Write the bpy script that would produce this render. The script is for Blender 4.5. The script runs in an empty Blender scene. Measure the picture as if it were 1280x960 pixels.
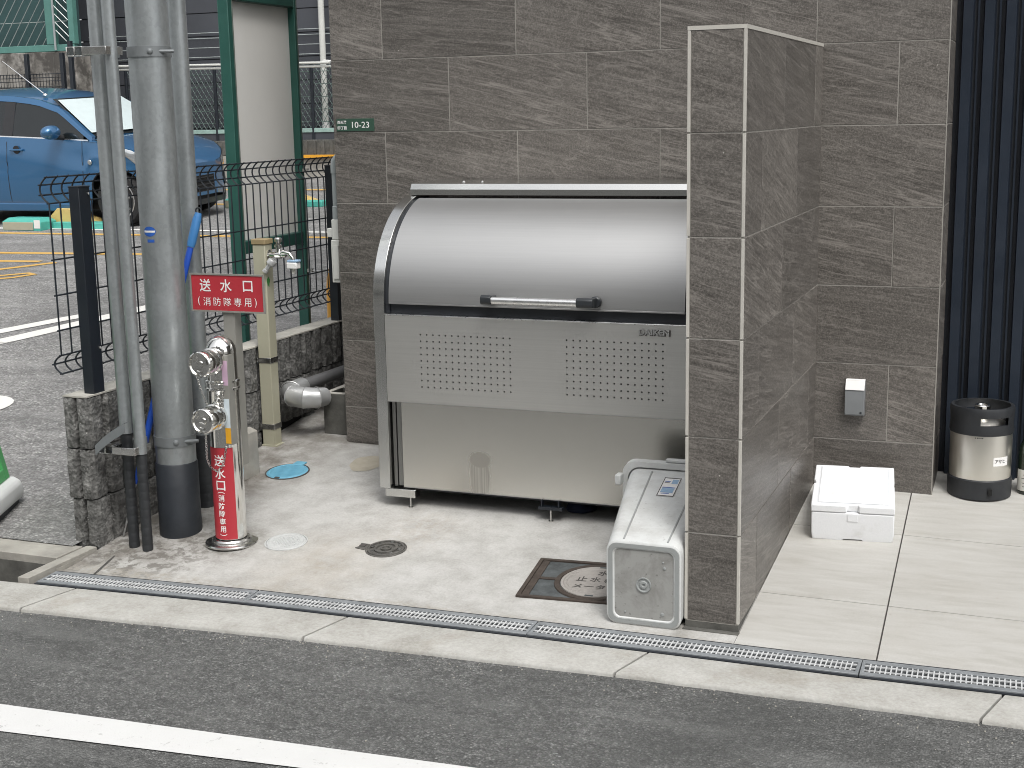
import bpy, bmesh, math, random
from mathutils import Vector, Matrix, noise
R = math.radians
PI = math.pi
random.seed(7)
sc = bpy.context.scene
COL = sc.collection

# ------------------------------------------------------------------ camera, sky, sun, exposure
cam_d = bpy.data.cameras.new("camera")
cam = bpy.data.objects.new("camera", cam_d)
COL.objects.link(cam)
CY, CP, CR = -0.3756, 0.1928, -0.0188
_f = Vector((math.sin(CY) * math.cos(CP), math.cos(CY) * math.cos(CP), -math.sin(CP)))
_r0 = Vector((math.cos(CY), -math.sin(CY), 0))
_u0 = _r0.cross(_f)
_r = math.cos(CR) * _r0 + math.sin(CR) * _u0
_u = -math.sin(CR) * _r0 + math.cos(CR) * _u0
mw = Matrix((( _r.x, _u.x, -_f.x, 0.8306), (_r.y, _u.y, -_f.y, -3.9552), (_r.z, _u.z, -_f.z, 1.5608), (0, 0, 0, 1)))
cam.matrix_world = mw
cam_d.sensor_width = 36
cam_d.lens = 1721.66 / 1280 * 36
cam_d.clip_start = 0.05
cam_d.clip_end = 1000
cam_d.dof.use_dof = False
sc.camera = cam

world = bpy.data.worlds.new("World")
sc.world = world
world.use_nodes = True
wn = world.node_tree.nodes
wl = world.node_tree.links
bg = wn["Background"]
sky = wn.new("ShaderNodeTexSky")
sky.sky_type = 'NISHITA'
sky.sun_disc = False
SUN_EL, SUN_ROT = R(58), R(142)
sky.sun_elevation = SUN_EL
sky.sun_rotation = SUN_ROT
sky.dust_density = 4.0
sky.air_density = 1.0
sky.altitude = 20
hs = wn.new("ShaderNodeHueSaturation")       # cloud cover: the sky's blue is nearly gone
hs.inputs['Saturation'].default_value = 0.16
hs.inputs['Value'].default_value = 1.0
wl.new(sky.outputs[0], hs.inputs['Color'])
wl.new(hs.outputs[0], bg.inputs[0])
bg.inputs[1].default_value = 0.15

sun_d = bpy.data.lights.new("sun", 'SUN')
sun_d.energy = 0.7
sun_d.angle = R(16)
sun_d.color = (1.0, 0.975, 0.94)
sun = bpy.data.objects.new("sun", sun_d)
COL.objects.link(sun)
# direction towards the sun: in front of the buildings, to the right
sd = Vector((math.sin(SUN_ROT) * math.cos(SUN_EL), math.cos(SUN_ROT) * math.cos(SUN_EL), math.sin(SUN_EL)))
sun.rotation_euler = sd.to_track_quat('Z', 'Y').to_euler()
sun.location = (0, -6, 12)

sc.view_settings.view_transform = 'Standard'
sc.view_settings.look = 'None'
sc.view_settings.exposure = 0.76
sc.view_settings.gamma = 1
sc.render.engine = 'CYCLES'
sc.cycles.filter_width = 1.0
sc.cycles.max_bounces = 8

# ------------------------------------------------------------------ node helpers
class N:
    def __init__(s, name):
        s.m = bpy.data.materials.new(name)
        s.m.use_nodes = True
        s.t = s.m.node_tree
        s.b = s.t.nodes["Principled BSDF"]
        s._co = None
    def n(s, t, **k):
        x = s.t.nodes.new(t)
        for a, v in k.items():
            setattr(x, a, v)
        return x
    def l(s, a, b):
        s.t.links.new(a, b)
    def co(s, rnd=False):
        tc = s.n("ShaderNodeTexCoord")
        o = tc.outputs['Object']
        if rnd:
            oi = s.n("ShaderNodeObjectInfo")
            m = s.n("ShaderNodeMath", operation='MULTIPLY')
            s.l(oi.outputs['Random'], m.inputs[0]); m.inputs[1].default_value = 37.0
            cx = s.n("ShaderNodeCombineXYZ")
            for i in range(3): s.l(m.outputs[0], cx.inputs[i])
            v = s.n("ShaderNodeVectorMath", operation='ADD')
            s.l(o, v.inputs[0]); s.l(cx.outputs[0], v.inputs[1])
            o = v.outputs[0]
        return o
    def mp(s, v, scale=(1, 1, 1), rot=(0, 0, 0), loc=(0, 0, 0)):
        m = s.n("ShaderNodeMapping")
        s.l(v, m.inputs[0])
        m.inputs['Scale'].default_value = scale; m.inputs['Rotation'].default_value = rot; m.inputs['Location'].default_value = loc
        return m.outputs[0]
    def noise(s, v, scale, detail=4, rough=.55, dist=0):
        x = s.n("ShaderNodeTexNoise")
        s.l(v, x.inputs['Vector'])
        x.inputs['Scale'].default_value = scale; x.inputs['Detail'].default_value = detail
        x.inputs['Roughness'].default_value = rough; x.inputs['Distortion'].default_value = dist
        return x.outputs[0]
    def vor(s, v, scale, feat='F1', out='Distance'):
        x = s.n("ShaderNodeTexVoronoi", feature=feat)
        s.l(v, x.inputs['Vector']); x.inputs['Scale'].default_value = scale
        return x.outputs[out]
    def ramp(s, v, stops):
        x = s.n("ShaderNodeValToRGB")
        s.l(v, x.inputs[0])
        e = x.color_ramp.elements
        while len(e) > 1: e.remove(e[-1])
        for i, (p, c) in enumerate(stops):
            if not hasattr(c, '__len__'): c = (c, c, c)
            el = e[0] if i == 0 else e.new(p)
            el.position = p; el.color = (*c[:3], 1)
        return x.outputs[0]
    def mix(s, a, b, f, mode='MIX'):
        x = s.n("ShaderNodeMix", data_type='RGBA', blend_type=mode)
        for i_, v in ((6, a), (7, b), (0, f)):
            sock = x.inputs[i_]
            if isinstance(v, (int, float)) and i_ == 0: sock.default_value = v
            elif isinstance(v, (int, float)): sock.default_value = (v, v, v, 1)
            elif hasattr(v, '__len__'): sock.default_value = (*v[:3], 1)
            else: s.l(v, sock)
        return x.outputs[2]
    def math(s, op, a, b=0.0, clamp=False):
        x = s.n("ShaderNodeMath", operation=op, use_clamp=clamp)
        for i, v in enumerate((a, b)):
            if isinstance(v, (int, float)): x.inputs[i].default_value = v
            else: s.l(v, x.inputs[i])
        return x.outputs[0]
    def blob(s, co, c, r, soft, wob=0.0, wsc=8):
        """1 inside an ellipse of radii r round c, 0 outside"""
        v = s.mp(co, (1 / r[0], 1 / r[1], 0 if len(r) < 3 else 1 / r[2]), (0, 0, 0), (-c[0] / r[0], -c[1] / r[1], 0 if len(r) < 3 else -c[2] / r[2]))
        ln = s.n("ShaderNodeVectorMath", operation='LENGTH'); s.l(v, ln.inputs[0])
        d = ln.outputs['Value']
        if wob:
            nn = s.noise(co, wsc, 4)
            d = s.math('ADD', d, s.math('MULTIPLY', s.math('SUBTRACT', nn, .5), wob))
        mr = s.n("ShaderNodeMapRange", interpolation_type='SMOOTHSTEP')
        s.l(d, mr.inputs[0]); mr.inputs[1].default_value = 1 - soft; mr.inputs[2].default_value = 1 + soft
        mr.inputs[3].default_value = 1; mr.inputs[4].default_value = 0
        return mr.outputs[0]
    def bump(s, h, strength, dist=.01):
        x = s.n("ShaderNodeBump"); s.l(h, x.inputs['Height'])
        x.inputs['Strength'].default_value = strength; x.inputs['Distance'].default_value = dist
        s.l(x.outputs[0], s.b.inputs['Normal'])
    def set(s, col=None, rough=None, metal=None, spec=None, coat=None):
        for k, v in (('Base Color', col), ('Roughness', rough), ('Metallic', metal), ('Specular IOR Level', spec), ('Coat Weight', coat)):
            if v is None: continue
            sock = s.b.inputs[k]
            if isinstance(v, (int, float)): sock.default_value = v
            elif hasattr(v, '__len__'): sock.default_value = (*v[:3], 1)
            else: s.l(v, sock)
        return s

def sc3(c, k): return tuple(min(1, x * k) for x in c)

def simple(name, col, rough=.6, metal=0, var=.12, ns=12, bump=.0, bs=60, spec=.5, coat=0, rnd=True, rvar=.08):
    m = N(name)
    co = m.co(rnd)
    nz = m.noise(co, ns, 5, .6)
    c = m.ramp(nz, [(.25, sc3(col, 1 - var)), (.75, sc3(col, 1 + var))])
    r = m.ramp(m.noise(co, ns * 2.3, 4), [(.3, max(0.02, rough - rvar)), (.7, min(1, rough + rvar))])
    m.set(c, r, metal, spec, coat)
    if bump: m.bump(m.noise(co, bs, 4), bump, .004)
    return m.m

MAT = {}
# ---- stone-look porcelain wall tile
def tile_mat(name, base, dark, light):
    m = N(name)
    co = m.co(True)
    # wall tiles: local x = run, z = height (side walls are the same tile turned)
    oi = m.n("ShaderNodeObjectInfo")
    vr = m.n("ShaderNodeVectorRotate", rotation_type='Y_AXIS'); m.l(co, vr.inputs['Vector'])
    m.l(m.math('SUBTRACT', R(-5), m.math('MULTIPLY', oi.outputs['Random'], R(13))), vr.inputs['Angle'])
    cr_ = vr.outputs[0]
    v1 = m.mp(cr_, (.8, .8, 9.0))
    streak = m.noise(v1, 2.4, 6, .6, .5)
    v2 = m.mp(cr_, (1.2, 1.2, 40))
    fine = m.noise(v2, 2.0, 5, .7, .5)
    speck = m.noise(co, 150, 4, .8)
    cloud = m.noise(co, 3.2, 3, .5)
    a = m.ramp(streak, [(.34, sc3(dark, .85)), (.45, base), (.55, base), (.60, sc3(light, 1.0)), (.64, base), (.8, sc3(light, 1.0))])
    b = m.mix(a, m.ramp(fine, [(.38, sc3(dark, .68)), (.5, base), (.62, sc3(light, 1.35))]), .42)
    b = m.mix(b, m.ramp(m.noise(m.mp(cr_, (1, 1, 3.2)), 38, 5, .7), [(.38, sc3(dark, .6)), (.5, base), (.64, sc3(light, 1.3))]), .30)
    c = m.mix(b, m.ramp(speck, [(.37, sc3(dark, .25)), (.5, base), (.63, sc3(light, 2.0))]), .29)
    vein = m.math('ABSOLUTE', m.math('SUBTRACT', m.noise(m.mp(cr_, (1.2, 1.2, 6)), 2.2, 4, .5, .6), .5))
    c = m.mix(c, sc3(light, 1.35), m.ramp(vein, [(0, .5), (.012, .0)]))
    hair = m.math('ABSOLUTE', m.math('SUBTRACT', m.noise(m.mp(cr_, (.7, .7, 13)), 2.1, 3, .45, .25), .5))
    hm = m.ramp(m.noise(co, 2.3, 2), [(.42, 0), (.55, 1)])
    c = m.mix(c, sc3(light, 1.5), m.math('MULTIPLY', m.ramp(hair, [(0, .6), (.014, .2), (.024, 0)]), hm))
    drk = m.math('ABSOLUTE', m.math('SUBTRACT', m.noise(m.mp(cr_, (.7, .7, 11), (0, 0, 0), (3, 3, 3)), 2.1, 3, .45, .25), .5))
    c = m.mix(c, sc3(dark, .6), m.math('MULTIPLY', m.ramp(drk, [(0, .5), (.024, .0)]), hm))
    tone = m.n("ShaderNodeMapRange"); m.l(oi.outputs['Random'], tone.inputs[0]); tone.inputs[3].default_value = .84; tone.inputs[4].default_value = 1.2
    hsv = m.n("ShaderNodeHueSaturation"); m.l(c, hsv.inputs['Color'])
    m.l(m.math('MULTIPLY', tone.outputs[0], m.math('ADD', .82, m.math('MULTIPLY', cloud, .36))), hsv.inputs['Value'])
    chips = m.ramp(m.vor(co, 26), [(0, 1), (.045, 1), (.07, 0)])
    chipm = m.math('MULTIPLY', chips, m.ramp(m.noise(co, 6, 2), [(.62, 0), (.66, 1)]))
    m.set(m.mix(hsv.outputs[0], (.62, .6, .55), m.math('MULTIPLY', chipm, .7)), m.ramp(streak, [(.3, .34), (.7, .48)]), 0, .6)
    h = m.math('ADD', m.math('MULTIPLY', streak, .7), m.math('MULTIPLY', speck, .3))
    m.bump(h, .5, .004)
    return m.m
MAT['tile'] = tile_mat('stone_tile', (.113, .103, .092), (.069, .062, .055), (.180, .166, .150))
MAT['grout'] = simple('tile_grout', (.29, .277, .25), .85, 0, .15, 30)
MAT['trim'] = simple('champagne_trim', (.56, .54, .49), .42, .1, .08, 20)
MAT['plaster'] = simple('grey_plaster', (.12, .11, .1), .8, 0, .12, 5, .2)

# ---- light concrete forecourt
def concrete():
    m = N('forecourt_concrete')
    co = m.co()
    big = m.noise(co, 1.7, 5, .6, .4)
    med = m.noise(co, 9, 6, .65)
    fine = m.noise(co, 120, 4, .7)
    c = m.ramp(big, [(.28, (.335, .329, .308)), (.5, (.405, .401, .382)), (.72, (.46, .458, .442))])
    c = m.mix(c, m.ramp(med, [(.32, (.28, .268, .245)), (.6, (.56, .555, .535))]), .5)
    c = m.mix(c, m.ramp(fine, [(.3, (.22, .21, .19)), (.7, (.60, .59, .56))]), .24)
    # brown run-off stain from the dark valve cover to the drain
    st = m.math('MULTIPLY', m.blob(co, (-1.52, .12), (.20, .27), .7, .7, 5), .32)
    c = m.mix(c, (.30, .235, .15), m.math('MULTIPLY', st, m.ramp(m.noise(co, 14, 4), [(.3, .3), (.7, 1)])))
    st = m.math('MULTIPLY', m.blob(co, (-1.32, .5), (.13, .17), .8, .8, 6), .3)
    c = m.mix(c, (.30, .24, .17), m.math('MULTIPLY', st, m.ramp(m.noise(co, 40, 4), [(.4, 0), (.6, .7)])))
    # dirt gathered along the block wall and round the pole foot
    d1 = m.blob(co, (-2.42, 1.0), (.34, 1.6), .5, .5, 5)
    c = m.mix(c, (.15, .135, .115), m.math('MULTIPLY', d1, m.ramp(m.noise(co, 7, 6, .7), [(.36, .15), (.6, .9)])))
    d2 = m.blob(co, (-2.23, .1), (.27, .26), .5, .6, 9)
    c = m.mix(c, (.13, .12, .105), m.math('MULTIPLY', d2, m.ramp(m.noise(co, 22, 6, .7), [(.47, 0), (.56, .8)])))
    # soot-dark film under the storage bin, and a worn strip by the drain
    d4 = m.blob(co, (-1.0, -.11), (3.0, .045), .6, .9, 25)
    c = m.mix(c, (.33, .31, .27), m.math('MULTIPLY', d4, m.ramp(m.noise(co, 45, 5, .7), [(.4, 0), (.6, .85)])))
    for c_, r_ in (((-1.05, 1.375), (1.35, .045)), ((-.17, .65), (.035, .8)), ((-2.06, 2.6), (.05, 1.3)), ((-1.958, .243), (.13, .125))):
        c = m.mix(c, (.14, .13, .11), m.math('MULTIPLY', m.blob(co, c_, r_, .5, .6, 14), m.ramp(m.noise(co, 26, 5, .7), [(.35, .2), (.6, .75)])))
    cr = m.math('ABSOLUTE', m.math('SUBTRACT', m.noise(co, 1.3, 6, .6, .8), .47))
    c = m.mix(c, (.3, .28, .24), m.ramp(cr, [(0, .22), (.006, 0)]))
    pits = m.ramp(m.vor(co, 60), [(.05, 1), (.12, 0)])
    pm = m.math('MULTIPLY', pits, m.ramp(m.noise(co, 5, 3), [(.52, 0), (.62, .7)]))
    c = m.mix(c, (.2, .185, .16), pm)
    m.set(c, m.ramp(med, [(.3, .75), (.7, .92)]), 0, .3)
    m.bump(m.math('ADD', m.math('MULTIPLY', fine, .6), med), .35, .006)
    return m.m
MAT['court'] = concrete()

def kerb_mat():
    m = N('kerb_concrete')
    co = m.co(True)
    med = m.noise(co, 7, 6, .65); fine = m.noise(co, 90, 4, .7)
    c = m.ramp(med, [(.28, (.27, .262, .236)), (.5, (.375, .37, .345)), (.72, (.46, .457, .435))])
    c = m.mix(c, m.ramp(fine, [(.3, (.22, .205, .175)), (.7, (.58, .57, .53))]), .28)
    c = m.mix(c, (.26, .23, .18), m.ramp(m.noise(co, 3, 5, .6), [(.58, 0), (.72, .5)]))
    m.set(c, .85, 0, .3)
    m.bump(m.math('ADD', fine, med), .4, .006)
    return m.m
MAT['kerb'] = kerb_mat()

def asphalt(name, lo, mid, hi, scale=1.0, patch=True, glint=True):
    m = N(name)
    co = m.co()
    ag = m.vor(co, 165 * scale, out='Color')
    sep = m.n("ShaderNodeSeparateColor"); m.l(ag, sep.inputs[0])
    dist = m.vor(co, 165 * scale)
    fine = m.noise(co, 260 * scale, 3, .7)
    c = m.ramp(sep.outputs[0], [(0, sc3(lo, .7)), (.45, mid), (.85, hi), (1, sc3(hi, 1.7))])
    c = m.mix(c, sc3(lo, .35), m.ramp(dist, [(.42, 0), (.75, .75)]))
    c = m.mix(c, m.ramp(fine, [(.3, sc3(lo, .6)), (.7, sc3(hi, 1.2))]), .35)
    cl2 = m.noise(co, 34 * scale, 5, .75)
    c = m.mix(c, sc3(lo, .45), m.ramp(cl2, [(.42, .42), (.55, 0)]))
    if patch:
        big = m.noise(co, 1.1, 4, .55, .5)
        c = m.mix(c, sc3(lo, .7), m.ramp(big, [(.44, .0), (.62, .5)]))
        big2 = m.noise(m.mp(co, (.5, 2.2, 1)), 2.3, 4, .6)
        c = m.mix(c, sc3(hi, 1.05), m.ramp(big2, [(.5, .0), (.7, .35)]))
    if glint:
        g1 = m.vor(co, 30, out='Distance')
        c = m.mix(c, (.62, .6, .56), m.math('MULTIPLY', m.ramp(g1, [(.05, .8), (.09, 0)]), m.ramp(m.noise(co, 11, 2), [(.60, 0), (.64, 1)])))
    m.set(c, .82, 0, .35)
    m.bump(m.math('ADD', m.math('MULTIPLY', dist, -1.0), m.math('MULTIPLY', fine, .5)), .9, .006)
    return m.m
MAT['asphalt'] = asphalt('road_asphalt', (.100, .102, .098), (.150, .152, .147), (.230, .231, .223), 1.0)
MAT['lot'] = asphalt('lot_asphalt', (.19, .188, .183), (.29, .287, .28), (.42, .415, .40), .5)

def paint(name, col, wear=.3):
    m = N(name)
    co = m.co()
    w = m.noise(co, 35, 6, .7)
    c = m.mix(col, sc3(col, .9), m.noise(co, 8, 3))
    c = m.mix(c, (.2, .19, .18), m.ramp(w, [(.62, 0), (.72, wear)]))
    m.set(c, .6, 0, .4)
    m.bump(m.vor(co, 160), .3, .002)
    return m.m
MAT['white_paint'] = paint('white_road_paint', (.66, .66, .645), .75)
MAT['yellow_paint'] = paint('yellow_road_paint', (.66, .40, .10), .6)
MAT['far_paint'] = paint('far_white_paint', (.8, .79, .74), .5)

def floor_tile():
    m = N('beige_floor_tile')
    co = m.co(True)
    st = m.noise(m.mp(co, (1.6, 9, 1), (0, 0, R(4))), 3, 6, .6, .5)
    c = m.ramp(st, [(.3, (.38, .37, .338)), (.5, (.445, .437, .408)), (.72, (.50, .494, .468))])
    sp = m.noise(co, 240, 2, .7)
    c = m.mix(c, m.ramp(sp, [(.3, (.33, .315, .285)), (.7, (.60, .585, .55))]), .22)
    c = m.mix(c, (.31, .275, .22), m.ramp(m.noise(co, 2.2, 4, .6), [(.56, 0), (.78, .25)]))
    c = m.mix(c, (.3, .27, .22), m.math('MULTIPLY', m.ramp(m.vor(co, 9), [(.02, .6), (.05, 0)]), 1))
    m.set(c, m.ramp(st, [(.3, .48), (.7, .62)]), 0, .4)
    m.bump(st, .06, .004)
    return m.m
MAT['floor_tile'] = floor_tile()
MAT['dark_joint'] = simple('dark_floor_joint', (.07, .065, .06), .9)

def steel(name, base, rough, axis='x', bump=.05, stain=False, mirrorish=False):
    m = N(name)
    co = m.co()
    s3 = {'x': (2, 260, 260), 'z': (260, 260, 2)}[axis]
    br = m.noise(m.mp(co, s3), 1.0, 3, .6)
    cl = m.noise(co, 2.6, 4, .5)
    c = m.ramp(br, [(.3, sc3(base, 1 if stain else .965)), (.7, sc3(base, 1 if stain else 1.035))])
    r = m.math('ADD', m.math('MULTIPLY', m.math('SUBTRACT', br, .5), .12), m.math('MULTIPLY', m.math('SUBTRACT', cl, .5), .12))
    if stain: r = m.math('MULTIPLY', r, .0)
    else: r = m.math('MULTIPLY', r, .5)
    r = m.math('ADD', r, rough)
    if stain:
        w = m.noise(co, 9, 5, .65)
        c = m.mix(c, sc3(base, .82), m.ramp(m.noise(co, 1.6, 3), [(.4, 0), (.7, .35)]))
        # arched splash mark with runs, and small scuffs
        a1 = m.blob(co, (.325, 0, .130), (.042, 9, .030), .12, .15, 30)
        a2 = m.blob(co, (.322, 0, .065), (.041, 9, .085), .1, .2, 30)
        runs = m.ramp(m.noise(m.mp(co, (70, 1, 1.5)), 1.5, 3), [(.42, .15), (.6, 1)])
        msk = m.math('MAXIMUM', m.math('MULTIPLY', a1, .8), m.math('MULTIPLY', a2, m.math('MULTIPLY', runs, .9)))
        c = m.mix(c, (.44, .42, .385), m.math('MULTIPLY', msk, .8))
        r = m.math('ADD', r, m.math('MULTIPLY', msk, .2))
        sp = m.math('MULTIPLY', m.ramp(m.vor(co, 16), [(.05, 1), (.09, 0)]), m.ramp(m.noise(co, 4, 2), [(.54, 0), (.6, .5)]))
        c = m.mix(c, (.25, .24, .2), sp)
    m.set(c, r, 1.0)
    if bump:
        dent = m.noise(m.mp(co, (2.2, 1, .5)), 1.6, 3, .5)
        m.bump(m.math('ADD', m.math('ADD', m.math('MULTIPLY', cl, 3), m.math('MULTIPLY', br, .15)), m.math('MULTIPLY', dent, 25 if rough > .5 else 0)), bump, .002)
    return m.m
MAT['brushed'] = steel('brushed_stainless', (.45, .45, .445), .52, bump=.02)
MAT['brushed_panel'] = steel('brushed_stainless_panel', (.66, .655, .63), .5, bump=.02)
MAT['brushed_low'] = steel('brushed_stainless_lower', (.72, .705, .66), .27, 'x', 0, True)
MAT['rim_steel'] = steel('bright_stainless', (.66, .66, .64), .2, 'z', .04, False, True)
MAT['chrome'] = simple('polished_chrome', (.80, .79, .76), .08, 1, .04, 4, rvar=.02)
MAT['satin_steel'] = simple('satin_stainless', (.60, .595, .575), .27, 1, .05, 8)
MAT['slot_grey'] = simple('slot_grey_steel', (.30, .30, .29), .35, 1, .05, 8)
MAT['alu'] = simple('satin_aluminium', (.8, .8, .79), .3, 1, .04, 20)
MAT['black_rubber'] = simple('black_rubber', (.018, .021, .026), .5, 0, .2, 20)
MAT['black_plastic'] = simple('black_plastic', (.028, .032, .036), .42, 0, .2, 15)
MAT['void'] = simple('dark_void', (.006, .006, .006), .9)

def galv(name, base=(.37, .395, .40)):
    m = N(name)
    co = m.co()
    sp = m.vor(m.mp(co, (1, 1, .8)), 95, out='Color')
    s = m.n("ShaderNodeSeparateColor"); m.l(sp, s.inputs[0])
    cl = m.noise(m.mp(co, (1, 1, .35)), 11, 5, .6, .6)
    c = m.ramp(cl, [(.3, sc3(base, .80)), (.5, base), (.7, sc3(base, 1.18))])
    c = m.mix(c, m.ramp(s.outputs[0], [(0, sc3(base, .7)), (1, sc3(base, 1.3))]), .2)
    c = m.mix(c, sc3(base, 1.5), m.ramp(m.noise(m.mp(co, (3, 3, 1)), 6, 6, .7), [(.62, 0), (.72, .4)]))
    c = m.mix(c, (.35, .3, .24), m.ramp(m.noise(m.mp(co, (2, 2, .3)), 9, 4), [(.63, 0), (.75, .25)]))
    m.set(c, m.ramp(cl, [(.3, .30), (.7, .46)]), .62)
    m.bump(cl, .15, .002)
    return m.m
MAT['galv'] = galv('galvanised_steel')
MAT['galv_light'] = galv('galvanised_conduit', (.36, .385, .39))
MAT['band_grey'] = simple('dull_grey_band', (.20, .215, .22), .5, .3, .12, 20)
MAT['socket_grey'] = simple('socket_grey', (.20, .21, .215), .35, .1, .04)
MAT['drain_galv'] = simple('drain_galvanised', (.24, .255, .265), .5, .15, .25, 16, .1)
MAT['drain_bar'] = simple('drain_bar', (.60, .61, .61), .5, .1, .2, 16)
MAT['sleeve'] = simple('dark_pole_sleeve', (.022, .026, .032), .55, 0, .2, 18, .1, 50)
MAT['tape'] = simple('black_tape', (.02, .022, .024), .55, 0, .3, 25, .2, 40)

def split_block():
    m = N('split_face_block')
    co = m.co(True)
    n1 = m.noise(co, 26, 7, .72, .4); n2 = m.noise(co, 5, 4, .6); v = m.vor(co, 70)
    c = m.ramp(n1, [(.28, (.07, .069, .066)), (.5, (.17, .168, .16)), (.66, (.34, .335, .32)), (.8, (.55, .54, .52))])
    c = m.mix(c, (.06, .06, .057), m.ramp(n2, [(.44, 0), (.66, .7)]))
    c = m.mix(c, (.40, .39, .37), m.math('MULTIPLY', m.ramp(v, [(.12, .8), (.22, 0)]), m.ramp(m.noise(co, 20, 2), [(.55, 0), (.62, 1)])))
    m.set(c, .9, 0, .25)
    m.bump(m.math('ADD', n1, m.math('MULTIPLY', v, .5)), .9, .012)
    return m.m
MAT['block'] = split_block()
MAT['block_core'] = simple('dark_mortar', (.03, .029, .027), .9, 0, .3, 20)
MAT['coping'] = simple('pale_block_top', (.44, .425, .38), .85, 0, .2, 16, .5, 60)
MAT['plain_conc'] = simple('weathered_concrete', (.33, .315, .28), .88, 0, .28, 9, .5, 50)
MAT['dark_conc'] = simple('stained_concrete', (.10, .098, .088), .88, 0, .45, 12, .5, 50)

def retain():
    m = N('stained_retaining_concrete')
    co = m.co()
    v = m.mp(co, (1, 1, .25))
    n1 = m.noise(v, 3.2, 6, .65, .3); n2 = m.noise(co, 1.4, 5, .7)
    c = m.ramp(n1, [(.3, (.15, .14, .125)), (.55, (.30, .285, .26)), (.75, (.42, .40, .37))])
    c = m.mix(c, (.06, .055, .05), m.ramp(n2, [(.46, 0), (.56, .85)]))
    m.set(c, .9, 0, .25); m.bump(n1, .4, .02)
    return m.m
MAT['retain'] = retain()
MAT['siding'] = simple('charcoal_siding', (.058, .062, .072), .55, 0, .12, 2, .05)
MAT['dark_teal'] = simple('dark_teal_netting', (.028, .065, .065), .8, 0, .35, 1.2, .1, 30)
MAT['teal'] = simple('teal_steel', (.085, .215, .185), .5, 0, .15, 6)
MAT['mint'] = simple('faded_mint_rail', (.28, .40, .36), .6, 0, .25, 9)
MAT['wire_green'] = simple('green_wire', (.11, .155, .14), .55, .2)
MAT['wire_pale'] = simple('pale_wire', (.42, .46, .45), .5, .4)
MAT['green_frame'] = simple('dark_green_steel', (.024, .095, .076), .36, 0, .2, 6, .03)
MAT['green_side'] = simple('grey_green_steel', (.12, .145, .125), .5, 0, .15, 6)
MAT['board_back'] = simple('off_white_board', (.84, .83, .79), .7, 0, .05, 2)
MAT['black_metal'] = simple('black_coated_steel', (.014, .018, .024), .4, 0, .2, 10)
MAT['cream'] = simple('beige_coated_post', (.40, .385, .29), .55, 0, .1, 6)
MAT['tan_cap'] = simple('tan_cap', (.31, .24, .13), .6, 0, .12, 12)
MAT['lead_wrap'] = simple('silver_lagging', (.55, .555, .55), .38, .55, .15, 10, .2, 25)
MAT['grey_pipe'] = simple('grey_pipe', (.16, .16, .162), .5, 0, .15, 8)
MAT['pvc_white'] = simple('white_pvc', (.58, .585, .55), .45, 0, .06, 8)
MAT['pvc_grey'] = simple('grey_pvc', (.30, .33, .33), .4, 0, .08, 8)
MAT['sign_red'] = simple('sign_red', (.42, .030, .042), .45, 0, .1, 5, coat=.1)
MAT['sign_white'] = simple('sign_white', (.80, .79, .77), .5, 0, .04)
MAT['sign_frame'] = simple('sign_grey_frame', (.27, .265, .24), .5, .2, .1)
MAT['blue_cover'] = simple('blue_cast_cover', (.14, .37, .50), .55, 0, .14, 30, .3, 80)
MAT['white_cover'] = simple('grey_white_cover', (.47, .48, .47), .6, 0, .1, 30, .4, 110)
MAT['iron'] = simple('cast_iron', (.12, .115, .105), .55, .3, .4, 40, .4, 80)
MAT['rust_iron'] = simple('rusted_iron_frame', (.062, .048, .039), .7, .2, .35, 22, .4, 60)
MAT['iron_dark'] = simple('dark_infill', (.07, .078, .080), .7, 0, .5, 25, .4, 80)
MAT['cover_pale'] = simple('pale_cast_cover', (.31, .29, .268), .6, 0, .14, 14, .3, 80)
MAT['patch'] = simple('old_mortar_patch', (.42, .385, .31), .88, 0, .12, 20, .3)
MAT['letter_dark'] = simple('dark_lettering', (.07, .065, .06), .7)

def dirty_plastic(name, col, dirt, amt):
    m = N(name)
    co = m.co()
    n1 = m.noise(co, 7, 6, .7, .3); n2 = m.noise(co, 60, 4, .7)
    c = m.mix(col, dirt, m.ramp(n1, [(.45, 0), (.75, amt)]))
    c = m.mix(c, sc3(dirt, .7), m.ramp(n2, [(.62, 0), (.74, amt)]))
    sc_ = m.noise(m.mp(co, (60, 3, 60)), 1.5, 4, .7)
    c = m.mix(c, sc3(col, 1.15), m.ramp(sc_, [(.6, 0), (.75, .3)]))
    m.set(c, m.ramp(n1, [(.3, .4), (.7, .65)]), 0, .45)
    m.bump(n2, .12, .003)
    return m.m
MAT['bin_body'] = dirty_plastic('pale_grey_bin_plastic', (.60, .612, .60), (.33, .32, .295), .6)
MAT['bin_base'] = dirty_plastic('dirty_bin_base', (.33, .33, .315), (.16, .153, .138), .95)
MAT['bin_edge'] = dirty_plastic('grey_bin_edge', (.31, .325, .32), (.25, .25, .235), .5)  # body plastic darkened: shade of the upright base painted into the grey
def foam():
    m = N('white_polystyrene')
    co = m.co()
    v = m.vor(co, 230); n = m.noise(co, 10, 6, .7)
    c = m.mix((.80, .81, .82), (.71, .72, .74), m.ramp(v, [(.2, 0), (.8, .3)]))
    c = m.mix(c, (.55, .55, .52), m.ramp(n, [(.56, 0), (.7, .35)]))
    m.set(c, .7, 0, .35); m.bump(m.math('ADD', v, n), .08, .002)
    return m.m
MAT['foam'] = foam()
MAT['foam_line'] = simple('foam_shadow_line', (.66, .68, .70), .8)
MAT['keg_black'] = simple('black_keg_rubber', (.02, .022, .025), .5, 0, .3, 12, .15, 50)
MAT['keg_steel'] = simple('keg_stainless', (.80, .775, .71), .33, 1, .05, 5, rvar=.03)
MAT['bottle_glass'] = simple('dark_green_glass', (.012, .02, .012), .06, 0, .1, 5, coat=.5)
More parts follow.
